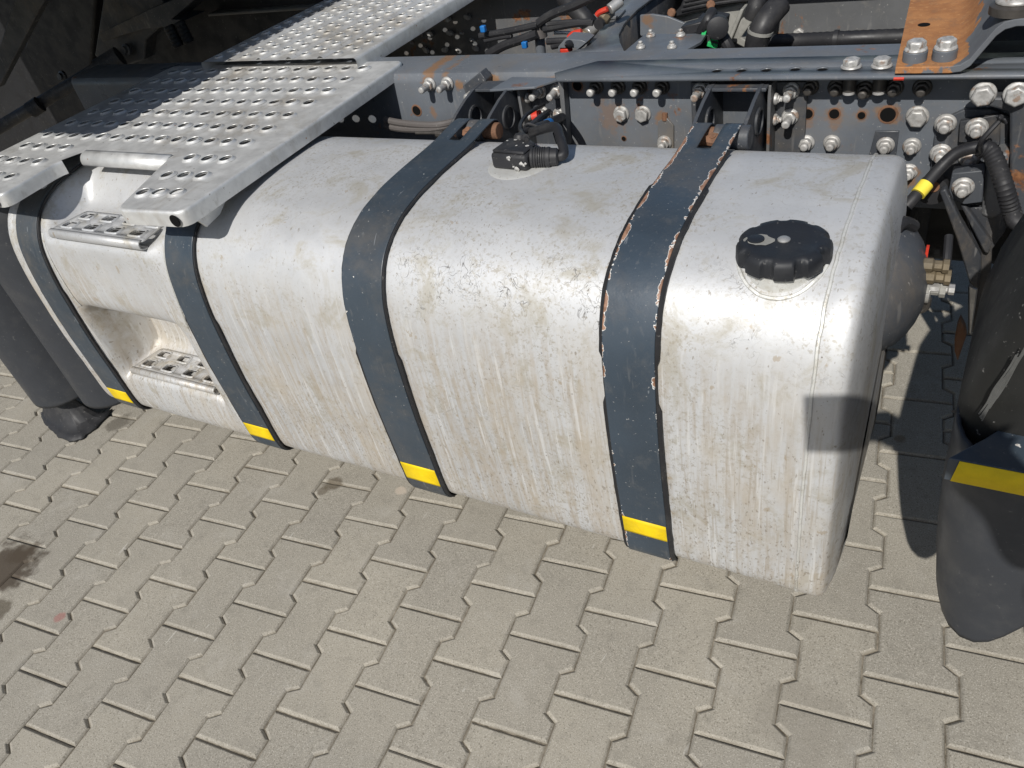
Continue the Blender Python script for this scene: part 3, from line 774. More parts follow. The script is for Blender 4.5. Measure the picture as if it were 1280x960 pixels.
# ------------------------------------------------------------------ tank brackets on the rail
def tank_bracket(x0, x1, label, foot):
    t = thing('tank_bracket', label, 'bracket', ((x0 + x1) / 2, WEB, .80), 'brackets carrying the tank straps')
    side = [(WEB, .876), (1.085, .884), (1.05, .884), (1.01, .876), (.965, .862), (.93, .846), (.905, .836), (.885, .832), (.885, .80), (.94, .785), (WEB, .74)]
    for x in (x0, x1):
        m_ = MB(); m_.prism([Vector((x, y, z)) for y, z in side], (.007, 0, 0)); o = m_.build('side_plate', MT['bracket'], t, bevel=.001)
        m_ = MB(); m_.lathe((x + .007, 1.03, .83), (1, 0, 0), [(.026, 0), (.026, .004), (.0215, .005), (.0205, .0005), (.001, .0005)], 24); m_.build('side_opening', MT['dark'], o)
    m_ = MB(); m_.box(((x0 + x1) / 2 + .004, 1.078, .8795), (x1 - x0 + .022, .05, .006)); m_.build('top_strip', MT['bracket'], t, bevel=.001)
    m_ = MB(); m_.box((x1 + .016, 1.10, .80), (.006, .052, .16)); m_.build('flange_edge', MT['railrust'], t, bevel=.001)
    m_ = MB(); m_.box((x1 + .047, WEB - .005, .795), (.056, .009, .15)); m_.build('foot_plate', MT['bracket'], t, bevel=.001)
    p = Vector((x1 + .047, WEB - .0095, .855)); bolt('long_bolt', t, p); bolt('long_bolt', t, p + Vector((0, 0, -.050)))
    for z_ in (.845, .805):
        o = bolt('small_bolt', t, (x1 + .020, 1.10, z_)); o.rotation_euler = (0, 0, math.pi / 2)
    m_ = MB(); m_.cyl((x1 - .035, .905, .855), (x1 + .026, .905, .855), .021, n=26); m_.build('pin_boss', MT['bracket'], t, bevel=.002)
    m_ = MB(); m_.box((x0 - .03, WEB - .005, .80), (.05, .009, .14)); m_.build('foot_plate', MT['bracket'], t, bevel=.001)
    bolt('long_bolt', t, (x0 - .035, WEB - .0095, .855))
    return t
tank_bracket(.470, .562, 'black two plate bracket holding the chipped strap by the filler cap', True)
tank_bracket(-.055, .030, 'black two plate bracket behind the sender unit with rusty flange', True)
# box corner of the bracket behind the sender
bb = thing('angle_bracket', 'angled steel cover with rusty edge and two long bolts above the sender cables', 'bracket', (.09, WEB, .80))
mb = MB(); mb.prism([at_z(a, b, .886) for a, b in ((612, 112), (640, 96), (704, 97), (668, 108.5))], (0, 0, -.005)); mb.build('top_plate', MT['rail'], bb, bevel=.001)
mb = MB(); mb.prism([wp(703, 97, WEB - .004), wp(709, 97, WEB - .004), wp(715, 178, WEB - .004), wp(711, 178, WEB - .004)], (0, -.022, 0)); mb.build('flange_edge', MT['railrust'], bb, bevel=.001)
bolt('long_bolt', bb, wp(697, 113, WEB - .012)); bolt('long_bolt', bb, wp(700, 143, WEB - .012))
slab([(668, 110), (706, 100), (713, 182), (668, 182)], WEB - .010, .008, 'back_plate', 'bracket', bb)

# cables of the sender
cab = thing('sender_cable', 'black sender cables with a blue ring and a red ring looping above the tank', 'cable', (.28, .78, .87))
pe = c0 + cdir * .047
mb = MB(); mb.tube([pe, pe + cdir * .010 + Vector((0, .004, .004)), Vector((.279, .80, .893)), Vector((.252, .835, .897)), at_y(666, 165, .86), at_y(671, 160, .885), at_y(684, 155, .93), at_y(699, 148, 1.02), at_y(703, 146, 1.11)], .0088, 12); mb.build('thick_cable', MT['cable'], cab)
mb = MB(); a, b = at_y(683.2, 155.5, .928), at_y(687.0, 153.8, .945); mb.cyl(a, b, .0098, n=14); mb.build('blue_ring', MT['blue'], cab)
mb = MB(); mb.tube([Vector((.222, .778, .900)), at_y(652, 168, .84), at_y(664, 157, .88), at_y(676, 147, .95), at_y(686, 140, 1.06)], .0068, 10); mb.build('thin_cable', MT['cable'], cab)
mb = MB(); mb.tube([Vector((.228, .77, .900)), at_y(650, 160, .86), at_y(656, 146, .93), at_y(668, 137, 1.0), at_y(680, 131, 1.08)], .0040, 8); mb.build('thin_cable', MT['cable'], cab)
mb = MB(); a = at_y(666, 146.5, 1.02); mb.cyl(a, a + Vector((.018, .004, .004)), .0105, n=14); mb.build('red_ring', MT['red'], cab)
mb = MB(); mb.tube([at_y(664, 158, .868) + Vector((-.012, -.008, .0)), at_y(664, 156, .872) + Vector((0, -.010, .006)), at_y(668, 158, .872) + Vector((.012, -.004, 0))], .0028, 6); mb.build('cable_tie', MT['plastic'], cab)
pipe = thing('cable_conduit', 'grey brown twin pipe running along the rail under the walkway', 'pipe', at_y(530, 158, 1.06))
for dy in (0, 7):
    mb = MB(); mb.tube([at_y(482, 150 + dy, 1.08), at_y(500, 153.5 + dy, 1.07), at_y(525, 156 + dy * .8, 1.06), at_y(550, 156 + dy * .5, 1.06), at_y(575, 150 + dy * .4, 1.09)], .0085, 10); mb.build('pipe', MT['hose'], pipe)
mb = MB(); mb.tube([at_y(520, 166, 1.04), at_y(548, 166, 1.04)], .004, 8); mb.lathe(at_y(546, 167, 1.03), (1, 0, -.1), [(.009, 0), (.010, .012), (.007, .016), (.005, .024)], 10); mb.build('fitting', MT['darknut'], pipe)

# ------------------------------------------------------------------ walkway plates
WZ = .902
walk = thing('walkway_plate', 'flat galvanised walkway plate with raised holes resting over the tank end', 'walkway', (-.75, .8, WZ - .03))
outl = [(-.330, 1.185), (-1.165, 1.185), (-1.165, .425), (-.880, .418), (-.897, .565), (-.862, .632), (-.560, .622), (-.475, .412), (-.312, .425)]
outl = rounded(outl, .02, 4)
holes_c = []
for r_ in range(7):
    for k in range(14): holes_c.append((-.412 - .0535 * k, .706 + r_ * .0713))
for (x, y) in ((-.386, .484), (-.430, .478), (-.470, .472), (-.390, .555), (-.437, .551), (-.484, .548), (-.394, .628), (-.446, .626), (-.496, .624)): holes_c.append((x, y))
for yy in (.640, .565, .49):
    for k in range(4): holes_c.append((-1.108 + k * .0535, yy))
HR = .0134
holes = [circ(x, y, HR, 12) for x, y in holes_c]
ccw = list(outl)
ar = sum(a[0] * b[1] - b[0] * a[1] for a, b in zip(ccw, ccw[1:] + ccw[:1]))
if ar < 0: ccw.reverse()
V, Fc = plate_mesh(ccw, holes, WZ); mb = MB(); mb.add(V, Fc)
deck = mb.build('deck', MT['galv'], walk, sharp=50)
rings = [(ccw, 0)] + [(offset(ccw, d), -h) for d, h in ((.0022, .0004), (.0042, .0019), (.0052, .0044), (.0055, .008), (.0055, .031))]
nC = len(ccw)
def in_notch(i, j):
    a, b = ccw[j % nC], ccw[(j + 1) % nC]; x, y = (a[0] + b[0]) / 2, (a[1] + b[1]) / 2
    return -.91 < x < -.545 and .585 < y < .66
mb = MB(); mb.grid([[Vector((x, y, WZ + z)) for x, y in L + L[:1]] for L, z in reversed(rings)], in_notch)
mb.build('folded_edge', MT['galv'], walk, sharp=70)
mb = MB(); mb.lathe((0, 0, 0), (0, 0, 1), [(.0205, .0002), (.0180, .0010), (.0155, .0036), (.0142, .0048), (.0133, .0046), (.0129, .0036)], 20)
mb.f = [f for f in mb.f if len(f) == 4]
rim0 = mb.build('raised_hole', MT['galv'], hold, sharp=80)
hr = random.Random(4)
for (x, y) in holes_c:
    o = rim0.copy(); COL.objects.link(o); o.parent = walk; o.name = 'raised_hole'
    o.location = Vector((x, y, WZ)) - WPOS[walk.name]; o.rotation_euler = (hr.uniform(-.03, .03), hr.uniform(-.03, .03), hr.uniform(0, 6)); o.scale = (1, 1, hr.uniform(.8, 1.2))
# rolled-down lip in the notch
mb = MB(); rl = []
for k in range(9):
    a = k / 8 * R(110); rl.append((.630 - .004 - .017 * math.sin(a), WZ - .017 * (1 - math.cos(a))))
rl = [(.633, WZ + .0003)] + rl
mb.grid([[Vector((x, y, z)) for x in (-.858, -.70, -.562)] for y, z in rl]); mb.build('rolled_lip', MT['galv'], walk, solid=.003, sharp=70)
# holes in the folded corners, their shade painted as black discs
for cx, cy in ((-.330, .4165), (-.905, .4105)):
    mb = MB(); mb.lathe((cx, cy, WZ - .017), (0, -1, 0), [(.012, 0), (.012, .0015)], 16); mb.build('painted_corner_hole', MT['black'], walk)
# bracket under the right edge
mb = MB(); mb.prism([(-.345, .46, .868), (-.345, .56, .868), (-.345, .52, .842), (-.345, .48, .836)], (.006, 0, 0)); mb.build('bracket', MT['galv'], walk, bevel=.001)
mb = MB(); mb.box((-.36, .80, .876), (.02, .70, .014)); mb.build('bearer', MT['dark'], walk)
for (x, y) in ((-1.10, 1.15), (-.36, 1.15)):
    mb = MB(); mb.box((x, y, .88), (.03, .06, .028)); mb.build('foot', MT['rubber'], walk)
# second plate, leading across the truck
W2 = .925
walk2 = thing('catwalk_plate', 'ribbed galvanised catwalk with rows of raised holes leading across the chassis', 'walkway', (-.75, 1.6, W2 - .03))
mb = MB(); x0, x1, y0, y1 = -.985, -.445, 1.145, 2.05
xs2 = []; 
ribs = [x0 + (x1 - x0) * k / 5 for k in range(1, 5)]
hx = []
for k in range(5):
    c_ = x0 + (x1 - x0) * (k + .5) / 5; hx += [c_ - .022, c_ + .022]
hc2 = []
for j in range(18):
    for i, x in enumerate(hx): hc2.append((x, y0 + .035 + j * .05 + (.025 if i % 2 else 0)))
V, Fc = plate_mesh([(x0, y0), (x1, y0), (x1, y1), (x0, y1)], [circ(x, y, .0095, 10) for x, y in hc2 if y < y1 - .015], W2)
mb.add(V, Fc); mb.build('deck', MT['galv'], walk2)
for rx in ribs:
    mb = MB(); mb.grid([[Vector((rx + a, y, W2 + h)) for y in (y0 + .002, y1)] for a, h in ((.012, .0003), (.008, .003), (.004, .0055), (0, .006), (-.004, .0055), (-.008, .003), (-.012, .0003))]); mb.build('rib', MT['galv'], walk2, sharp=80)
mb = MB(); mb.grid([[Vector((x1 + a, y, W2 + h)) for y in (y0, y1)] for a, h in ((0, 0), (.003, -.0006), (.006, -.003), (.0075, -.007), (.0075, -.036))]); mb.build('folded_edge', MT['galv'], walk2, sharp=80)
mb = MB(); mb.grid([[Vector((x0 - a, y, W2 + h)) for y in (y1, y0)] for a, h in ((0, 0), (.003, -.0006), (.006, -.003), (.0075, -.007), (.0075, -.036))]); mb.build('folded_edge', MT['galv'], walk2, sharp=80)
rim2 = rim0.data.copy(); rim2.transform(Matrix.Diagonal((.76, .76, .95, 1)))
for (x, y) in hc2:
    if y > y1 - .015: continue
    o = bpy.data.objects.new('raised_hole', rim2); COL.objects.link(o); o.parent = walk2; o.location = Vector((x, y, W2)) - WPOS[walk2.name]; o.rotation_euler = (0, 0, hr.uniform(0, 6))

# ------------------------------------------------------------------ far rail and what lies between
FY = 1.85
frail = thing('far_chassis_rail', 'rust spotted inner face of the opposite chassis rail behind the near rail', 'chassis rail', (.2, FY, .6))
mb = MB(); mb.grid([[Vector((x, y, z)) for y, z in ((1.75, .895), (1.84, .893), (FY, .885), (FY, .64), (1.84, .632), (1.75, .63))] for x in (-1.6, -.2, .4, 1.0, 2.4)]); mb.build('rail_channel', MT['railrust'], frail, solid=-.008, sharp=25)
for i, (px, py) in enumerate(((523, 26), (537, 25), (561, 23), (527, 42), (540, 41), (564, 40), (578, 40), (534, 61), (558, 61), (573, 61), (596, 59), (503, 41), (516, 52), (563, 10), (586, 20), (591, 49))):
    o = bolt('hex_bolt' if i % 3 else 'small_bolt', frail, at_y(px, py, FY - .002)); o.scale = (.95, .95, .6)
for px, py, r in ((1025, 14, .009), (977, 42, .009), (1022, 41, .007), (900, 5, .008), (650, 28, .007), (652, 45, .007)):
    webhole(px, py, r, y=FY - .001, par=frail)
bolt('hex_bolt', frail, at_y(999, 41, FY - .002))
# conduit lying inside the frame
cd = thing('corrugated_conduit', 'black conduit clipped along the far rail next to the rusty bracket', 'conduit', at_y(1050, 50, 1.6))
mb = MB(); mb.tube([at_y(945, 53, 1.62), at_y(1000, 51, 1.62), at_y(1050, 49, 1.6), at_y(1100, 47, 1.6), at_y(1170, 45, 1.6)], .017, 12, ridge=.06, cyc=.008); mb.build('conduit_tube', MT['cable'], cd)
mb = MB(); p = at_y(1045, 49, 1.6); mb.cyl(p - Vector((.005, 0, 0)), p + Vector((.005, 0, 0)), .0205, n=16); mb.build('clip', MT['plastic'], cd)
# cross-member
xm = thing('cross_member', 'curved dark grey cross member plate branching off the chassis rail', 'cross member', (.15, 1.4, .70))
pl = [(.085, 1.2415), (.122, 1.27), (.112, 1.36), (.095, 1.48), (.075, 1.65), (.065, 1.85), (.165, 1.85), (.150, 1.65), (.142, 1.55), (.150, 1.44), (.168, 1.36), (.195, 1.30), (.228, 1.2415)]
V, Fc = plate_mesh(list(reversed(pl)), [], TOP - .0004); mb = MB(); mb.add(V, Fc); mb.build('top_plate', MT['rail'], xm, solid=.008)
mb = MB(); mb.grid([[Vector((x, y, z)) for z in (.884, .66)] for x, y in ((.226, 1.243), (.192, 1.30), (.165, 1.36), (.147, 1.44), (.138, 1.55), (.146, 1.65), (.16, 1.848))]); mb.build('side_web', MT['dark'], xm, solid=.006)
mb = MB(); mb.grid([[Vector((x, y, z)) for z in (.66, .884)] for x, y in ((.10, 1.243), (.118, 1.28), (.109, 1.36), (.092, 1.48), (.072, 1.65), (.062, 1.848))]); mb.build('side_web', MT['dark'], xm, solid=.006)
# valve mounting plate with four studs
vp = thing('mounting_plate', 'grey mounting plate with four bright nuts inside the frame', 'mounting plate', at_z(830, 55, .86))
mb = MB(); mb.prism([at_z(a, b, .865) for a, b in ((778, 66), (806, 42.5), (884, 41.5), (876, 52), (850, 66))], (0, 0, -.007)); mb.build('plate', MT['rail'], vp, bevel=.001)
mb = MB(); mb.prism([at_y(a, b, 1.56) for a, b in ((800, 45), (800, 19), (815, 18), (835, 21), (855, 29), (872, 43))], (0, .008, 0)); mb.build('back_plate', MT['rail'], vp, bevel=.001)
for px, py in ((801, 60), (840, 60), (813.5, 45.5), (851, 45)): bolt('small_bolt', vp, at_z(px, py, .865), 'z')
# wiring connector cluster
cn = thing('connector_cluster', 'cluster of black wiring connectors with green clips behind the rail', 'connectors', at_y(890, 50, 1.45))
wr = random.Random(21)
for i, (px, py, w_, h_) in enumerate(((868, 33, .05, .022), (880, 40, .05, .026), (884, 28, .035, .03), (890, 45, .055, .020), (888, 53, .045, .018), (892, 35, .03, .05), (900, 30, .03, .04), (886, 60, .06, .022))):
    mb = MB(); mb.box(at_y(px, py, 1.45 + .02 * (i % 3)), (w_, .04, h_), Matrix.Rotation(wr.uniform(-.3, .3), 3, 'Y')); mb.build('connector', MT['plastic'], cn, bevel=.003)
for px, py in ((882, 35), (885, 28), (896, 48), (891, 56)):
    mb = MB(); mb.box(at_y(px, py, 1.425), (.010 if px < 890 else .024, .01, .030 if px < 890 else .010), Matrix.Rotation(.3, 3, 'Y')); mb.build('green_clip', MT['green'], cn, bevel=.001)
mb = MB(); mb.lathe(at_y(897, 32, 1.42), (.3, -1, .1), [(.024, 0), (.024, .03), (.018, .033)], 18); mb.build('round_plug', MT['plastic'], cn)
mb = MB(); mb.tube([at_y(875, 42, 1.44), at_y(885, 25, 1.42), at_y(890, 15, 1.45)], .012, 10); mb.build('lead', MT['cable'], cn)
mb = MB(); mb.tube([at_y(897, 36, 1.43), at_y(905, 48, 1.42), at_y(912, 62, 1.42), at_y(914, 75, 1.45)], .013, 10); mb.build('lead', MT['cable'], cn)
mb = MB(); mb.tube([at_y(890, 52, 1.43), at_y(900, 54, 1.43), at_y(906, 66, 1.42)], .008, 8); mb.build('lead', MT['cable'], cn)
# grey housing with its black cover
hs = thing('gearbox_housing', 'pale grey cast housing with a black ribbed cover inside the frame', 'housing', at_y(890, 30, 1.66))
mb = MB(); mb.prism([at_y(a, b, 1.64) for a, b in ((840, 30), (845, 20), (942, 0), (960, -12), (950, 10), (925, 30), (912, 55), (900, 70), (860, 70))], (0, .09, 0)); mb.build('casting', MT['casting'], hs, bevel=.006)
mb = MB(); mb.prism([at_y(a, b, 1.615) for a, b in ((838, 22), (850, 8), (856, -6), (940, -6), (941, 2), (900, 9), (870, 16), (845, 23))], (0, .12, 0)); mb.build('cover', MT['plastic'], hs, bevel=.006)
for k in range(3):
    mb = MB(); mb.tube([at_y(852 + k * 2, 13 - k * 6, 1.613), at_y(890, 5 - k * 5, 1.613), at_y(936, -1 - k * 4, 1.613)], .004, 6); mb.build('cover_rib', MT['plastic'], hs)
for px, py in ((840, 16), (889, 6)):
    mb = MB(); mb.lathe(at_y(px, py, 1.61), (0, -1, .3), [(.011, 0), (.011, .006), (.008, .009)], 8); mb.build('cover_bolt', MT['rustdark'], hs)
mb = MB(); mb.prism([at_y(a, b, 1.58) for a, b in ((925, 12), (930, 11), (913, 54), (908, 52))], (0, .05, 0)); mb.build('casting_rib', MT['casting'], hs, bevel=.003)
mb = MB(); mb.prism([at_y(a, b, 1.56) for a, b in ((926, 25), (937, 16), (940, 28), (926, 47), (938, 54), (934, 62), (915, 52))], (0, .05, 0)); mb.build('casting_lug', MT['casting'], hs, bevel=.003)
hb2 = thing('fan_shaped_hose', 'thick black hose bending down beside the grey housing', 'hose', at_y(945, 40, 1.5))
mb = MB(); mb.tube([at_y(948, -5, 1.52), at_y(945, 8, 1.5), at_y(940, 22, 1.5)], .020, 12); mb.build('rubber_hose', MT['cable'], hb2)
mb = MB(); mb.tube([at_y(975, 5, 1.5), at_y(962, 20, 1.47), at_y(952, 36, 1.45), at_y(946, 52, 1.45), at_y(943, 75, 1.45)], .026, 14); mb.build('rubber_hose', MT['cable'], hb2)
mb = MB(); a = at_y(951, 37, 1.45); b = at_y(950, 41, 1.45); mb.cyl(a, b, .0285, n=18); mb.build('hose_clamp', MT['casting'], hb2)
mb = MB(); mb.prism([at_y(a, b, 1.53) for a, b in ((947, 16), (957, 14), (952, 24), (946, 30), (944, 40), (938, 40), (943, 26))], (0, .02, 0)); mb.build('hose_bracket', MT['casting'], hb2, bevel=.002)

# pipes and air lines left of the cross-member
mp = thing('air_line_manifold', 'grey pipe post carrying several dark air lines inside the frame', 'air line', at_z(677, 60, .80))
mb = MB(); mb.cyl(at_y(677, 75, 1.45), at_y(674, 40, 1.45), .013, n=14); mb.build('post', MT['rail'], mp)
mb = MB(); mb.cyl(at_y(675, 46, 1.44), at_y(672.5, 24, 1.44), .0195, .017, n=18); mb.build('sleeve', MT['hose'], mp)
for pts, r_ in ((((673, 29), (690, 18), (720, 6), (745, -6)), .0105), (((680, 37), (700, 33), (725, 29), (742, 29)), .0085), (((672, 42), (650, 50), (630, 57), (610, 68)), .0115), (((672, 31), (650, 36), (630, 40), (600, 45)), .0085), (((685, 30), (710, 28), (740, 27)), .007), (((684, 52), (705, 51), (728, 52)), .008), (((690, 58), (710, 54), (730, 54)), .008), (((640, 45), (625, 47), (606, 51)), .006)):
    mb = MB(); mb.tube([at_y(a, b, 1.42) for a, b in pts], r_, 10); mb.build('air_line', MT['cable'], mp)
mb = MB(); mb.tube([at_y(693, 41, 1.44), at_y(710, 41, 1.44), at_y(728, 44, 1.44)], .0045, 8); mb.build('steel_pipe', MT['steel'], mp)
for px, py in ((656, 56), (604, 36)):
    mb = MB(); mb.box(at_y(px, py, 1.40), (.014, .012, .016)); mb.build('blue_fitting', MT['blue'], mp, bevel=.002)
mb = MB(); mb.tube([at_y(705, -4, 1.7), at_y(716, 8, 1.68), at_y(728, 20, 1.66), at_y(740, 34, 1.66)], .024, 12); mb.build('thick_hose', MT['cable'], mp)
vl = thing('drain_valve', 'brass and steel ball valve with red lever beside the cross member', 'valve', at_y(735, 40, 1.40), 'red lever valves by the cross member')
def valve(t, ps, lever, nut):
    m_ = MB(); m_.cyl(at_y(*ps[0], 1.38), at_y(*ps[1], 1.40), .012, n=16); m_.build('valve_end', MT['plastic'], t)
    m_ = MB(); m_.lathe(at_y(*ps[1], 1.40), at_y(*ps[2], 1.42) - at_y(*ps[1], 1.40), [(.013, 0), (.0165, .004), (.0165, .016), (.013, .019)], 8); m_.build('brass_nut', MT['brass'], t)
    m_ = MB(); m_.cyl(at_y(*ps[2], 1.405), at_y(*ps[3], 1.43), .0125, n=18); m_.build('valve_body', MT['steel'], t, bevel=.002)
    m_ = MB(); L = [at_y(a, b, 1.395) for a, b in lever]; m_.tube(L, .0062, 8); m_.build('lever', MT['red'], t)
valve(vl, ((724, 52), (729, 48), (734, 42), (745, 34)), ((711, 47), (716, 42), (727, 39)), 0)
vl2 = thing('drain_valve', 'steel ball valve with red lever near the top edge above the brass one', 'valve', at_y(765, 10, 1.5), 'red lever valves by the cross member')
valve(vl2, ((748, 31), (752, 26), (762, 12), (776, 1)), ((746, 19), (750, 15), (759, 11)), 0)
vb = thing('valve_bracket', 'folded steel bracket under the ball valves with rusty edge', 'bracket', at_y(770, 18, 1.42))
mb = MB(); mb.prism([at_z(a, b, .90) for a, b in ((757, 22), (764, 14), (782, 11), (774, 20))], (0, 0, -.006)); mb.build('top_plate', MT['rail'], vb, bevel=.001)
mb = MB(); mb.prism([at_y(a, b, 1.40) for a, b in ((757, 21), (759, 21), (758.5, 28), (756.5, 28))], (0, .05, 0)); mb.build('side_plate', MT['railrust'], vb)
vb2 = thing('valve_box', 'small grey folded box with a red plug on the rail edge', 'bracket', at_y(710, 60, 1.3))
mb = MB(); mb.prism([at_y(a, b, 1.27) for a, b in ((697, 65), (698, 58), (706, 49), (726, 50), (733, 53), (722, 62), (722, 65), (720, 65), (720, 60), (700, 60), (700, 66))], (0, .05, 0)); mb.build('box_shell', MT['rail'], vb2, bevel=.001)
mb = MB(); mb.lathe(at_y(711.5, 55.5, 1.265), (0, -1, .4), [(.010, 0), (.009, .006), (.002, .02)], 10); mb.build('cone', MT['plastic'], vb2)
mb = MB(); mb.box(at_y(708, 62.5, 1.28), (.024, .02, .010)); mb.build('red_plug', MT['red'], vb2, bevel=.002)

# dark bodies added low between the rails to darken the gap
ps_ = thing('added_propeller_shaft', 'added dark propeller shaft running along the middle of the chassis', 'shaft', (.4, 1.49, .5))
mb = MB(); mb.cyl((-.62, 1.49, .50), (1.6, 1.49, .46), .055, n=24); mb.build('shaft_tube', MT['dark'], ps_)  # put in to darken the view between the rails
rs = thing('shade_filler', 'added black cylinder filling the dark gap behind the round ended air tank', 'shade_filler', (1.0, 1.48, .33))
mb = MB(); mb.lathe((.62, 1.48, .50), (1, 0, 0), [(.02, -.05), (.12, -.035), (.165, 0), (.17, .03), (.17, .95), (.165, .98), (.12, 1.015), (.02, 1.03)], 32); mb.build('filler_body', MT['shade_black'], rs, sharp=50)  # added black body standing in for the shaded ground behind
mb = MB(); mb.lathe((.83, 1.48, .50), (1, 0, 0), [(.172, 0), (.174, .002), (.174, .038), (.172, .04)], 32); mb.build('clamp_band', MT['dark'], rs, sharp=50)
# ------------------------------------------------------------------ rusty sub-frame bracket on the rail
rb = thing('subframe_bracket', 'heavily rusted orange bracket bolted on top of the rail at the right', 'bracket', (.85, 1.15, .90))
mb = MB(); BX = [(.787, .9145), (.868, .9145), (.882, .917), (.894, .926), (.922, .972), (.932, .981), (.946, .985), (1.30, .985)]
BXi = [(x + (0.0 if i < 2 else .003), z - .0115) for i, (x, z) in enumerate(BX)]
sec2 = BX + list(reversed(BXi))
mb.grid([[Vector((x - (y - 1.064) * .06, y, z)) for x, z in sec2 + sec2[:1]] for y in (1.0615, 1.25, 1.45, 1.75)])
n = len(sec2) + 1; mb.f.append(tuple(range(len(sec2) - 1, -1, -1))); mb.f.append(tuple(3 * n + k for k in range(len(sec2))))
mb.build('bracket_plate', MT['rusty'], rb, bevel=.0015, sharp=30)
for px, py in ((1143, 66), (1180, 64)):
    p = at_z(px, py + 9, .9148); mb = MB(); mb.lathe((p.x, p.y, .9146), (0, 0, 1), [(.0190, 0), (.0190, .0155), (.0182, .0165)], 28); mb.build('spacer', MT['rail'], rb)
    bolt('large_bolt', rb, (p.x, p.y, .9312), 'z').scale = (.76, .76, .8)
p = at_z(1155, 31, .9148); mb = MB(); mb.lathe((p.x, p.y, .9149), (0, 0, 1), [(.0105, 0), (.0105, .0004)], 20); mb.build('painted_hole', MT['black'], rb)  # flat black discs paint the shade of the bracket openings
p = at_z(1213, 0, .9148); mb = MB(); mb.lathe((p.x, p.y, .9149), (0, 0, 1), [(.015, 0), (.015, .0004)], 20); mb.build('painted_hole', MT['black'], rb)
p = at_z(1268, 14, .9855); mb = MB(); mb.lathe((p.x, p.y, .9851), (0, 0, 1), [(.036, 0), (.036, .012), (.031, .015)], 28); mb.build('spacer', MT['darknut'], rb)
o = bolt('large_bolt', rb, (p.x, p.y, 1.000), 'z'); o.scale = (1.25, 1.25, 1.25)
mb = MB(); mb.tube([at_z(1117, 98.5, .8965), at_z(1130, 98.3, .8965)], .0028, 6); mb.build('paint_mark', MT['red'], rb)

# ------------------------------------------------------------------ suspension bracket, hoses and links at the right
sb = thing('suspension_bracket', 'thick bolted steel suspension hanger on the rail at the right edge', 'bracket', (.95, WEB - .03, .65))
slab([(1182, 148), (1206, 137), (1240, 137), (1262, 147), (1256, 230), (1212, 232), (1162, 222), (1168, 170)], WEB - .012, .010, 'hanger_plate', 'bracket', sb)
slab([(1216, 128), (1240, 122), (1330, 122), (1330, 200), (1300, 300), (1262, 280), (1262, 140)], WEB - .050, .036, 'hanger_body', 'bracket', sb, .004)
slab([(1200, 152), (1250, 143), (1250, 182), (1198, 178)], WEB - .026, .012, 'pad', 'dark', sb)
slab([(1190, 217), (1230, 213), (1228, 253), (1205, 256), (1184, 247)], WEB - .075, .03, 'lower_pad', 'bracket', sb, .002)
slab([(1232, 200), (1262, 190), (1254, 268), (1240, 276), (1226, 270)], WEB - .055, .05, 'link_plate', 'railrust', sb, .006)
[setattr(bolt('large_bolt', sb, wp(a, 117, WEB - .052)), 'scale', (.85, .85, .85)) for a in (1229, 1271)]
for px, py, yy in ((1182, 154, .012), (1221, 159, .027), (1176, 191, .012), (1212, 196, .012), (1204, 233, .077)): bolt('flange_bolt', sb, wp(px, py, WEB - yy)).scale = (1.12, 1.12, 1.12)
mb = MB(); mb.lathe(wp(1167, 233, WEB - .04), (0, -1, 0), [(.026, 0), (.026, .02), (.012, .021)], 22); mb.build('bush', MT['rubber'], sb)
mb = MB(); mb.lathe(wp(1167, 233, WEB - .061), (0, -1, 0), [(.010, 0), (.010, .003)], 16); mb.build('bush_bolt', MT['rustlink'], sb)
lk = thing('link_arm', 'worn V shaped steel link arm hanging behind the air tank', 'link arm', at_y(1215, 330, 1.08))
mb = MB(); mb.prism([at_y(a, b, 1.03) for a, b in ((1174, 240), (1182, 236), (1200, 275), (1226, 320), (1226, 340), (1222, 362), (1212, 355), (1196, 300))], (0, .02, 0)); mb.build('front_flange', MT['dark'], lk, bevel=.003)
mb = MB(); mb.prism([at_y(a, b, 1.06) for a, b in ((1200, 256), (1206, 256), (1240, 304), (1236, 318), (1230, 316))], (0, .02, 0)); mb.build('rear_flange', MT['dark'], lk, bevel=.003)
mb = MB(); mb.prism([at_y(a, b, 1.075) for a, b in ((1204, 258), (1262, 262), (1256, 290), (1240, 312), (1236, 400), (1210, 420), (1210, 360), (1226, 335))], (0, .01, 0)); mb.build('arm_web', MT['dark'], lk, bevel=.002)
mb = MB(); mb.prism([at_y(a, b, 1.045) for a, b in ((1211, 358), (1222, 362), (1214, 420), (1211, 416))], (0, .02, 0)); mb.build('lower_flange', MT['steel'], lk, bevel=.002)
ls = thing('rusty_link', 'rusty brown leaf shaped link standing behind the right mudguard', 'link', at_y(1202, 430, 1.2))
mb = MB(); mb.prism([at_y(a, b, 1.15) for a, b in ((1200, 398), (1206, 410), (1208, 420), (1197, 452), (1193, 440), (1193, 425), (1196, 408))], (0, .02, 0)); mb.build('link_plate', MT['rustlink'], ls, bevel=.003)
hoses = thing('corrugated_hose', 'black corrugated hose with a yellow label looping over the bolts', 'hose', at_y(1200, 190, 1.0))
mb = MB(); mb.tube([at_y(1133, 258, .97), at_y(1142, 248, .98), at_y(1155, 233, 1.0), at_y(1175, 210, 1.02), at_y(1195, 192, 1.03), at_y(1215, 185, 1.03), at_y(1228, 184, 1.03)], .0105, 12); mb.build('hose_run', MT['cable'], hoses)
mb = MB(); mb.tube([at_y(1222, 184, 1.03), at_y(1236, 188, 1.03), at_y(1246, 205, 1.02), at_y(1256, 235, 1.0), at_y(1264, 262, 1.0), at_y(1270, 282, 1.0)], .0135, 14, ridge=.10, cyc=.0035); mb.build('corrugated_run', MT['cable'], hoses)
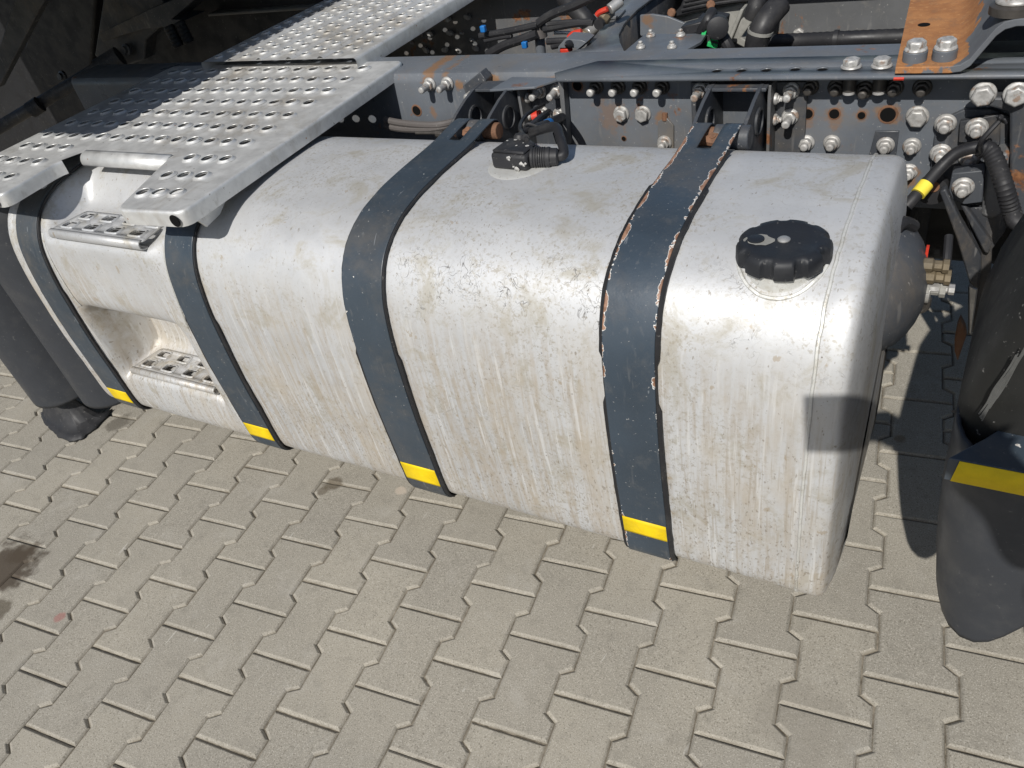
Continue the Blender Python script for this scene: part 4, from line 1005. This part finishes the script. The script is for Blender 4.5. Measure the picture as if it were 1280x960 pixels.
mb = MB(); mb.tube([at_y(1266, 270, .99), at_y(1270, 278, .98), at_y(1285, 281, .98)], .013, 12); mb.build('elbow', MT['plastic'], hoses)
mb = MB(); a = at_y(1147.5, 242.5, .985); b = at_y(1158, 230, 1.002); mb.cyl(a, b, .0125, n=16); mb.build('yellow_label', MT['yellowlabel'], hoses)
mb = MB(); mb.tube([at_y(1226, 190, 1.02), at_y(1226, 178, 1.0), at_y(1236, 165, 1.0), at_y(1249, 151, 1.01), at_y(1251, 146, 1.02)], .0042, 8); mb.tube([at_y(1249, 151, 1.01), at_y(1255, 149, 1.0), at_y(1258, 154, 1.0)], .002, 6); mb.tube([at_y(1249, 151, 1.01), at_y(1246, 145, 1.0)], .002, 6); mb.build('cable_tie', MT['plastic'], hoses)

# ------------------------------------------------------------------ air tank
AY, AZ = .80, .655
at_ = thing('air_tank', 'dark grey round ended air tank poking out behind the fuel tank', 'air tank', (.70, AY, AZ - .13))
mb = MB(); RA = .118
prof = [(RA, -.55), (RA, 0)] + [(RA * math.cos(a), .085 * math.sin(a)) for a in [R(12), R(25), R(38), R(50), R(62), R(74), R(84)]]
mb.lathe((.815, AY, AZ), (1, 0, 0), prof, 40); mb.build('tank_body', MT['bracket'], at_, sharp=50)
mb = MB(); mb.lathe((.893, AY, AZ), (1, 0, 0), [(.022, 0), (.022, .010), (.017, .012)], 20); mb.build('end_boss', MT['steel'], at_)
wr = random.Random(4)
for i, (px, py, mt, rr) in enumerate(((1168, 332, 'brass', .0115), (1170, 346, 'brass', .0125), (1164, 362, 'casting', .012), (1175, 361, 'steel', .009))):
    q = at_y(px, py, AY - .01); mb = MB(); mb.lathe(q - Vector((.018, 0, 0)), (1, .05, 0), [(rr * .8, 0), (rr, .003), (rr, .015), (rr * .75, .018), (rr * .75, .028), (rr, .030), (rr, .038)], 8); mb.build('fitting', MT[mt], at_)
mb = MB(); mb.tube([at_y(1186, 295, AY + .05), at_y(1184, 320, AY + .02), at_y(1181, 345, AY), at_y(1179, 356, AY)], .0065, 10); mb.build('air_line', MT['cable'], at_)
mb = MB(); mb.tube([at_y(1120, 285, AY - .02), at_y(1130, 278, AY), at_y(1142, 283, AY + .02)], .010, 10); mb.build('clamp_band', MT['plastic'], at_)
mb = MB(); mb.tube([at_y(1160, 373, AY), at_y(1157, 384, AY), at_y(1150, 388, AY)], .006, 8); mb.build('drain_plug', MT['darknut'], at_)
p = at_y(1159, 314, AY + .01); mb = MB(); mb.box(p, (.004, .008, .018)); mb.build('red_mark', MT['red'], at_)

# ------------------------------------------------------------------ rear mudguard at the right
MT['smoky'] = make_rubber('smoky_plastic', (.011, .011, .010), .62, .5, (.030, .028, .024))
mg = thing('rear_mudguard', 'black plastic mudguard flap with yellow striped steel bar at the right edge', 'mudguard', (1.1, .35, .47))
GP = [(.462, .988), (.50, .981), (.58, .971), (.68, .963), (.79, .9615), (.86, .972), (.93, .995), (1.0, 1.035), (1.07, 1.09), (1.13, 1.16)]
def gx(z):
    for (a, xa), (b, xb) in zip(GP, GP[1:]):
        if z <= b: return xa + (xb - xa) * (z - a) / (b - a)
    return GP[-1][1]
zs = [.462 + .008 * i for i in range(6)] + [.52 + .026 * i for i in range(11)]
mb = MB(); rows = []
for i, z in enumerate(zs):
    v = (z - .462) / .04; r_ = []
    x0 = gx(z)
    sect = [(.26, 0), (.18, 0), (.14, 0), (.11, 0), (.095, 0), (.082, 0), (.07, .0003), (.058, .0006), (.045, .004), (.03, .010), (.017, .020), (.008, .034), (.002, .052), (0, .075), (.004, .13), (.010, .22), (.016, .36)]
    for k, (dx, dy) in enumerate(sect):
        lift = .05 * max(0, (dx - .034) / .042) ** 1.7 if dx > .034 else (.024 * (1 - min(1, (dx + dy * .12) / .03)) ** 2)
        fade = max(0, 1 - (z - .462) / .20) if dx > .034 else max(0, 1 - v * .6)
        r_.append(Vector((x0 + dx, .298 + dy, z + min(lift, .20) * fade)))
    rows.append(r_)
mb.grid(rows); mb.build('flap', MT['guard'], mg, solid=.005, sharp=60)
mb = MB(); rows = []
for i in range(15):
    z = .742 + .028 * i; x0 = gx(z); rows.append([Vector((x0 + dx, .345 + dy, z)) for dx, dy in ((.34, 0), (.20, 0), (.12, 0), (.06, 0), (.03, .002), (.012, .009), (.003, .021), (0, .04), (.002, .10), (.005, .18), (.008, .26))])
mb.grid(rows); mb.build('arch', MT['smoky'], mg, solid=.005, sharp=60)
mb = MB(); mb.prism([(.955, .286, .754), (1.6, .286, .754), (1.6, .52, .754), (1.075, .46, .754), (.985, .325, .754)], (0, 0, .033)); mb.build('bar', MT['strap'], mg, bevel=.0015)
mb = MB(); mb.add([Vector((.962, .2845, .7555)), Vector((1.6, .2845, .7555)), Vector((1.6, .2845, .7865)), Vector((.966, .2845, .7865))], [(0, 1, 2, 3)]); mb.build('yellow_tape', MT['yellow'], mg, solid=.0006)
wr = random.Random(12)
for k in range(14):
    o_ = wr.uniform(-5, 5); st = wr.randrange(0, 3); en = wr.randrange(4, 8)
    pts = [at_y(1226 + i * 9.5 + o_ * .5 + wr.uniform(-1.2, 1.2), 522 - i * 15 + o_ + wr.uniform(-1.5, 1.5), .322) for i in range(st, en)]
    mb = MB(); mb.tube(pts, wr.uniform(.0006, .0013), 5); mb.build('frayed_strip', MT['frayed'], mg)
mb = MB(); mb.tube([at_y(1191, 514, .40), at_y(1205, 515, .38), at_y(1226, 516, .36)], .0018, 6); mb.build('wire', MT['cable'], mg)
#SM
ty = thing('drive_tyre', 'black drive wheel tyre inside the right mudguard', 'tyre', (1.62, .75, 0))
mb = MB(); mb.lathe((1.62, .48, .50), (0, 1, 0), [(.30, 0), (.40, -.01), (.47, .01), (.50, .05), (.50, .27), (.47, .31), (.40, .33), (.30, .32)], 48); mb.build('tyre_carcass', MT['rubber'], ty)

# ------------------------------------------------------------------ front mudguard at the left
lg = thing('front_mudguard', 'black plastic front mudguard with rounded vertical folds left of the tank', 'mudguard', (-1.2, .6, .25))
def fold(cx, y0, r_, d_, ztop, zbot, name):
    m_ = MB(); rows = []
    for i in range(14):
        v = i / 13; z = zbot + (ztop - zbot) * v ** 1.6; row = []
        for j in range(21):
            a = R(-92) + R(184) * j / 20
            row.append(Vector((cx + r_ * math.sin(a), y0 + d_ * (1 - math.cos(a)), z + .035 * (abs(j - 10) / 10) ** 2.5 * (1 - v) ** 8)))
        rows.append(row)
    m_.grid(list(reversed(rows))); return m_.build(name, MT['guard'], lg, solid=.005, sharp=60)
fold(-1.205, .452, .135,   .15, .862, .178, 'fold'); fold(-1.50, .44, .135, .15, .862, .115, 'fold')
mb = MB(); mb.grid([[Vector((-1.07, y, z)) for z in (.32, .85)] for y in (.62, .75, 1.0)]); mb.build('inner_sheet', MT['guard'], lg, solid=.005)
mb = MB(); mb.grid([[Vector((x, .60, z)) for z in (.34, .86)] for x in (-2.2, -1.60, -1.42)]); mb.build('outer_sheet', MT['guard'], lg, solid=.005)
mf = thing('mud_flap', 'ragged black rubber mud flap hanging near the ground at the left', 'mud flap', at_y(95, 520, .60))
wr = random.Random(6)
edge = [(50, 515), (55, 528), (62, 536), (72, 545), (85, 551), (100, 548), (115, 538), (130, 524), (143, 508)]
top = [(60, 470), (68, 470), (76, 470), (86, 470), (96, 470), (106, 470), (118, 470), (130, 470), (143, 470)]
low = []
for i in range(len(edge) - 1):
    for k in range(4):
        t = k / 4; low.append((edge[i][0] * (1 - t) + edge[i + 1][0] * t, edge[i][1] * (1 - t) + edge[i + 1][1] * t))
mb = MB(); rows = []
L0 = [at_z(a + wr.uniform(-.8, .8), b + wr.uniform(-1.2, 1.2), .008) for a, b in low]
rows.append(L0)
x0_, x1_ = L0[0].x + .03, L0[-1].x - .02
for f, yb, zz in ((.25, .0, .010), (.5, .0, .022), (.75, .0, .06), (1.0, .0, .12), (1.0, .0, .22)):
    rows.append([p.lerp(Vector((x0_ + (x1_ - x0_) * i / (len(L0) - 1), .50, zz)), f) * 1.0 for i, p in enumerate(L0)])
    for q in rows[-1]: q.z = zz
mb.grid(rows); mb.build('flap_sheet', MT['rubber'], mf, solid=.007)
# ------------------------------------------------------------------ underside of the cab at the top left
cab_ = thing('truck_cab', 'dark rear corner of the truck cab rising left of the walkway', 'cab', (-1.9, 1.0, .9))
mb = MB(); mb.box((-1.862, 1.46, 2.25), (2.0, 2.3, 2.0)); mb.build('cab_body', MT['dark'], cab_, bevel=.05, seg=3)
cf = thing('cab_suspension', 'shaded cab suspension struts, rod and brackets behind the walkway', 'suspension', at_y(80, 80, 1.4))
mb = MB(); mb.cyl(at_y(-10, 165, 1.25), at_y(135, 78, 1.55), .024, n=16); mb.build('rod', MT['dark'], cf)
mb = MB(); mb.cyl(at_y(38, 138, 1.33), at_y(50, 130, 1.36), .030, n=16); mb.build('rod_joint', MT['dark'], cf)
mb = MB(); mb.cyl(at_y(124, 86, 1.50), at_y(150, 70, 1.56), .036, n=18); mb.build('rod_end', MT['dark'], cf)
mb = MB(); mb.prism([at_y(a, b, 1.30) for a, b in ((-12, 90), (22, -10), (64, -12), (50, 10), (-2, 110))], (0, .03, 0)); mb.build('strut', MT['dark'], cf, bevel=.003)
mb = MB(); mb.prism([at_y(a, b, 1.60) for a, b in ((118, 70), (130, -10), (200, -10), (210, 25), (182, 50), (180, 75), (150, 85))], (0, .06, 0)); mb.build('bracket_block', MT['dark'], cf, bevel=.006)
mb = MB(); mb.prism([at_y(a, b, 1.56) for a, b in ((124, 42), (190, 10), (250, -14), (252, -8), (215, 24), (232, 25), (205, 34), (180, 36), (128, 52))], (0, .10, 0)); mb.build('thin_plate', MT['dark'], cf, bevel=.002)
for k in range(5):
    mb = MB(); q = at_y(210 + k * 2.5, 32 + k * 5, 1.52); mb.lathe(q, (.25, 0, -1), [(.016, 0), (.020, .006), (.020, .012), (.016, .018)], 14); mb.lathe(q + Vector((.036, .02, .006)), (.25, 0, -1), [(.016, 0), (.020, .006), (.020, .012), (.016, .018)], 14); mb.build('coil', MT['shade_black'], cf)
for px, py in ((160, 62), (148, 92), (80, 95)):
    mb = MB(); mb.lathe(at_y(px, py, 1.58), (0, -1, .2), [(.022, 0), (.022, .01), (.014, .013), (.014, .022)], 12); mb.build('bolt_head', MT['dark'], cf)
mb = MB(); mb.prism([at_y(a, b, 1.75) for a, b in ((50, -10), (120, -10), (112, 100), (60, 110), (30, 60))], (0, .05, 0)); mb.build('back_panel', MT['shade_black'], cf, bevel=.01)
mb = MB(); mb.prism([(-1.55, 1.19, .80), (-1.0, 1.19, .80), (-1.0, 1.25, .80), (-1.55, 1.25, .80)], (0, 0, .06)); mb.build('lower_beam', MT['shade_black'], cf, bevel=.01)
mb = MB(); mb.box((-3.4, 1.82, .75), (4.9, .05, 1.2)); mb.build('shade_backing', MT['shade_black'], cf, bevel=.01)  # added black panel hides the ground so this corner stays dark

# ------------------------------------------------------------------ the photographer, standing outside the picture on the right
def skin_body(name, verts, edges, radii, mat, parent, root=0, sub=2):
    me = bpy.data.meshes.new(name); org = WPOS[parent.name]
    me.from_pydata([tuple(Vector(v) - org) for v in verts], edges, []); o = bpy.data.objects.new(name, me); COL.objects.link(o); o.parent = parent
    md = o.modifiers.new('skin', 'SKIN'); md.use_smooth_shade = True
    sv = me.skin_vertices[0].data if me.skin_vertices else None
    if sv is None:
        bm = bmesh.new(); bm.from_mesh(me); bm.verts.layers.skin.verify(); bm.to_mesh(me); bm.free(); sv = me.skin_vertices[0].data
    for i, r_ in enumerate(radii): sv[i].radius = (r_, r_); sv[i].use_root = (i == root)
    sm_ = o.modifiers.new('sub', 'SUBSURF'); sm_.levels = sub; sm_.render_levels = sub
    me.materials.append(mat); WPOS[o.name] = org; return o
ph = thing('person', 'person in dark jacket beside the truck holding a phone out to the tank', 'person', (1.62, -.78, 0))
bx, by = 1.80, -.80
V_ = [(bx, by, .98), (bx, by, 1.18), (bx, by + .02, 1.40), (bx, by + .03, 1.50), (bx, by + .05, 1.60), (bx, by + .06, 1.70), (bx - .10, by + .02, .93), (bx - .11, by + .03, .50), (bx - .11, by, .10), (bx - .11, by + .13, .04), (bx + .10, by + .02, .93), (bx + .12, by + .01, .50), (bx + .12, by - .04, .10), (bx + .12, by + .09, .04),
      (bx - .17, by + .03, 1.43), (bx - .42, by + .10, 1.26), (bx - .66, by + .30, 1.38), (bx + .17, by + .03, 1.43), (bx + .22, by + .16, 1.17), (bx + .10, by + .30, 1.15)]
E_ = [(0, 1), (1, 2), (2, 3), (3, 4), (4, 5), (0, 6), (6, 7), (7, 8), (8, 9), (0, 10), (10, 11), (11, 12), (12, 13), (2, 14), (14, 15), (15, 16), (2, 17), (17, 18), (18, 19)]
R_ = [.15, .15, .16, .06, .085, .09, .10, .07, .05, .045, .10, .07, .05, .045, .075, .055, .038, .075, .055, .04]
skin_body('body', V_, E_, R_, MT['cloth'], ph)
PHN = CAM - CF * .012 + CR * .012 - CD * .006
hw = PHN + CR * .085
V_ = [Vector((bx - .66, by + .30, 1.38)), hw + Vector((.05, -.03, -.02)), hw + Vector((.025, -.022, .012))]; Rr = [.036, .028, .030]; Ee = [(0, 1), (1, 2)]
for k in range(4):
    a = len(V_); b0 = hw + CD * (.034 - k * .02) - CF * .015
    V_ += [b0 - CR * .004 - CF * .012, b0 - CR * .028 - CF * .010, b0 - CR * .048 - CF * .002]; Rr += [.010, .009, .008]; Ee += [(2, a), (a, a + 1), (a + 1, a + 2)]
a = len(V_); V_ += [hw + CD * .045 - CF * .01, hw + CD * .038 - CR * .03 - CF * .012]; Rr += [.011, .009]; Ee += [(1, a), (a, a + 1)]
skin_body('hand', V_, Ee, Rr, MT['skin'], ph)
phone = thing('phone', 'dark phone held out sideways by the person', 'phone', PHN)
rotm = Matrix((CR, -CD, -CF)).transposed()
mb = MB(); mb.box(PHN - CF * .004, (.164, .078, .008), rotm); mb.build('phone_body', MT['plastic'], phone, bevel=.002)

for o in [o for o in bpy.data.objects if o.parent == hold]: bpy.data.objects.remove(o)
bpy.data.objects.remove(hold)
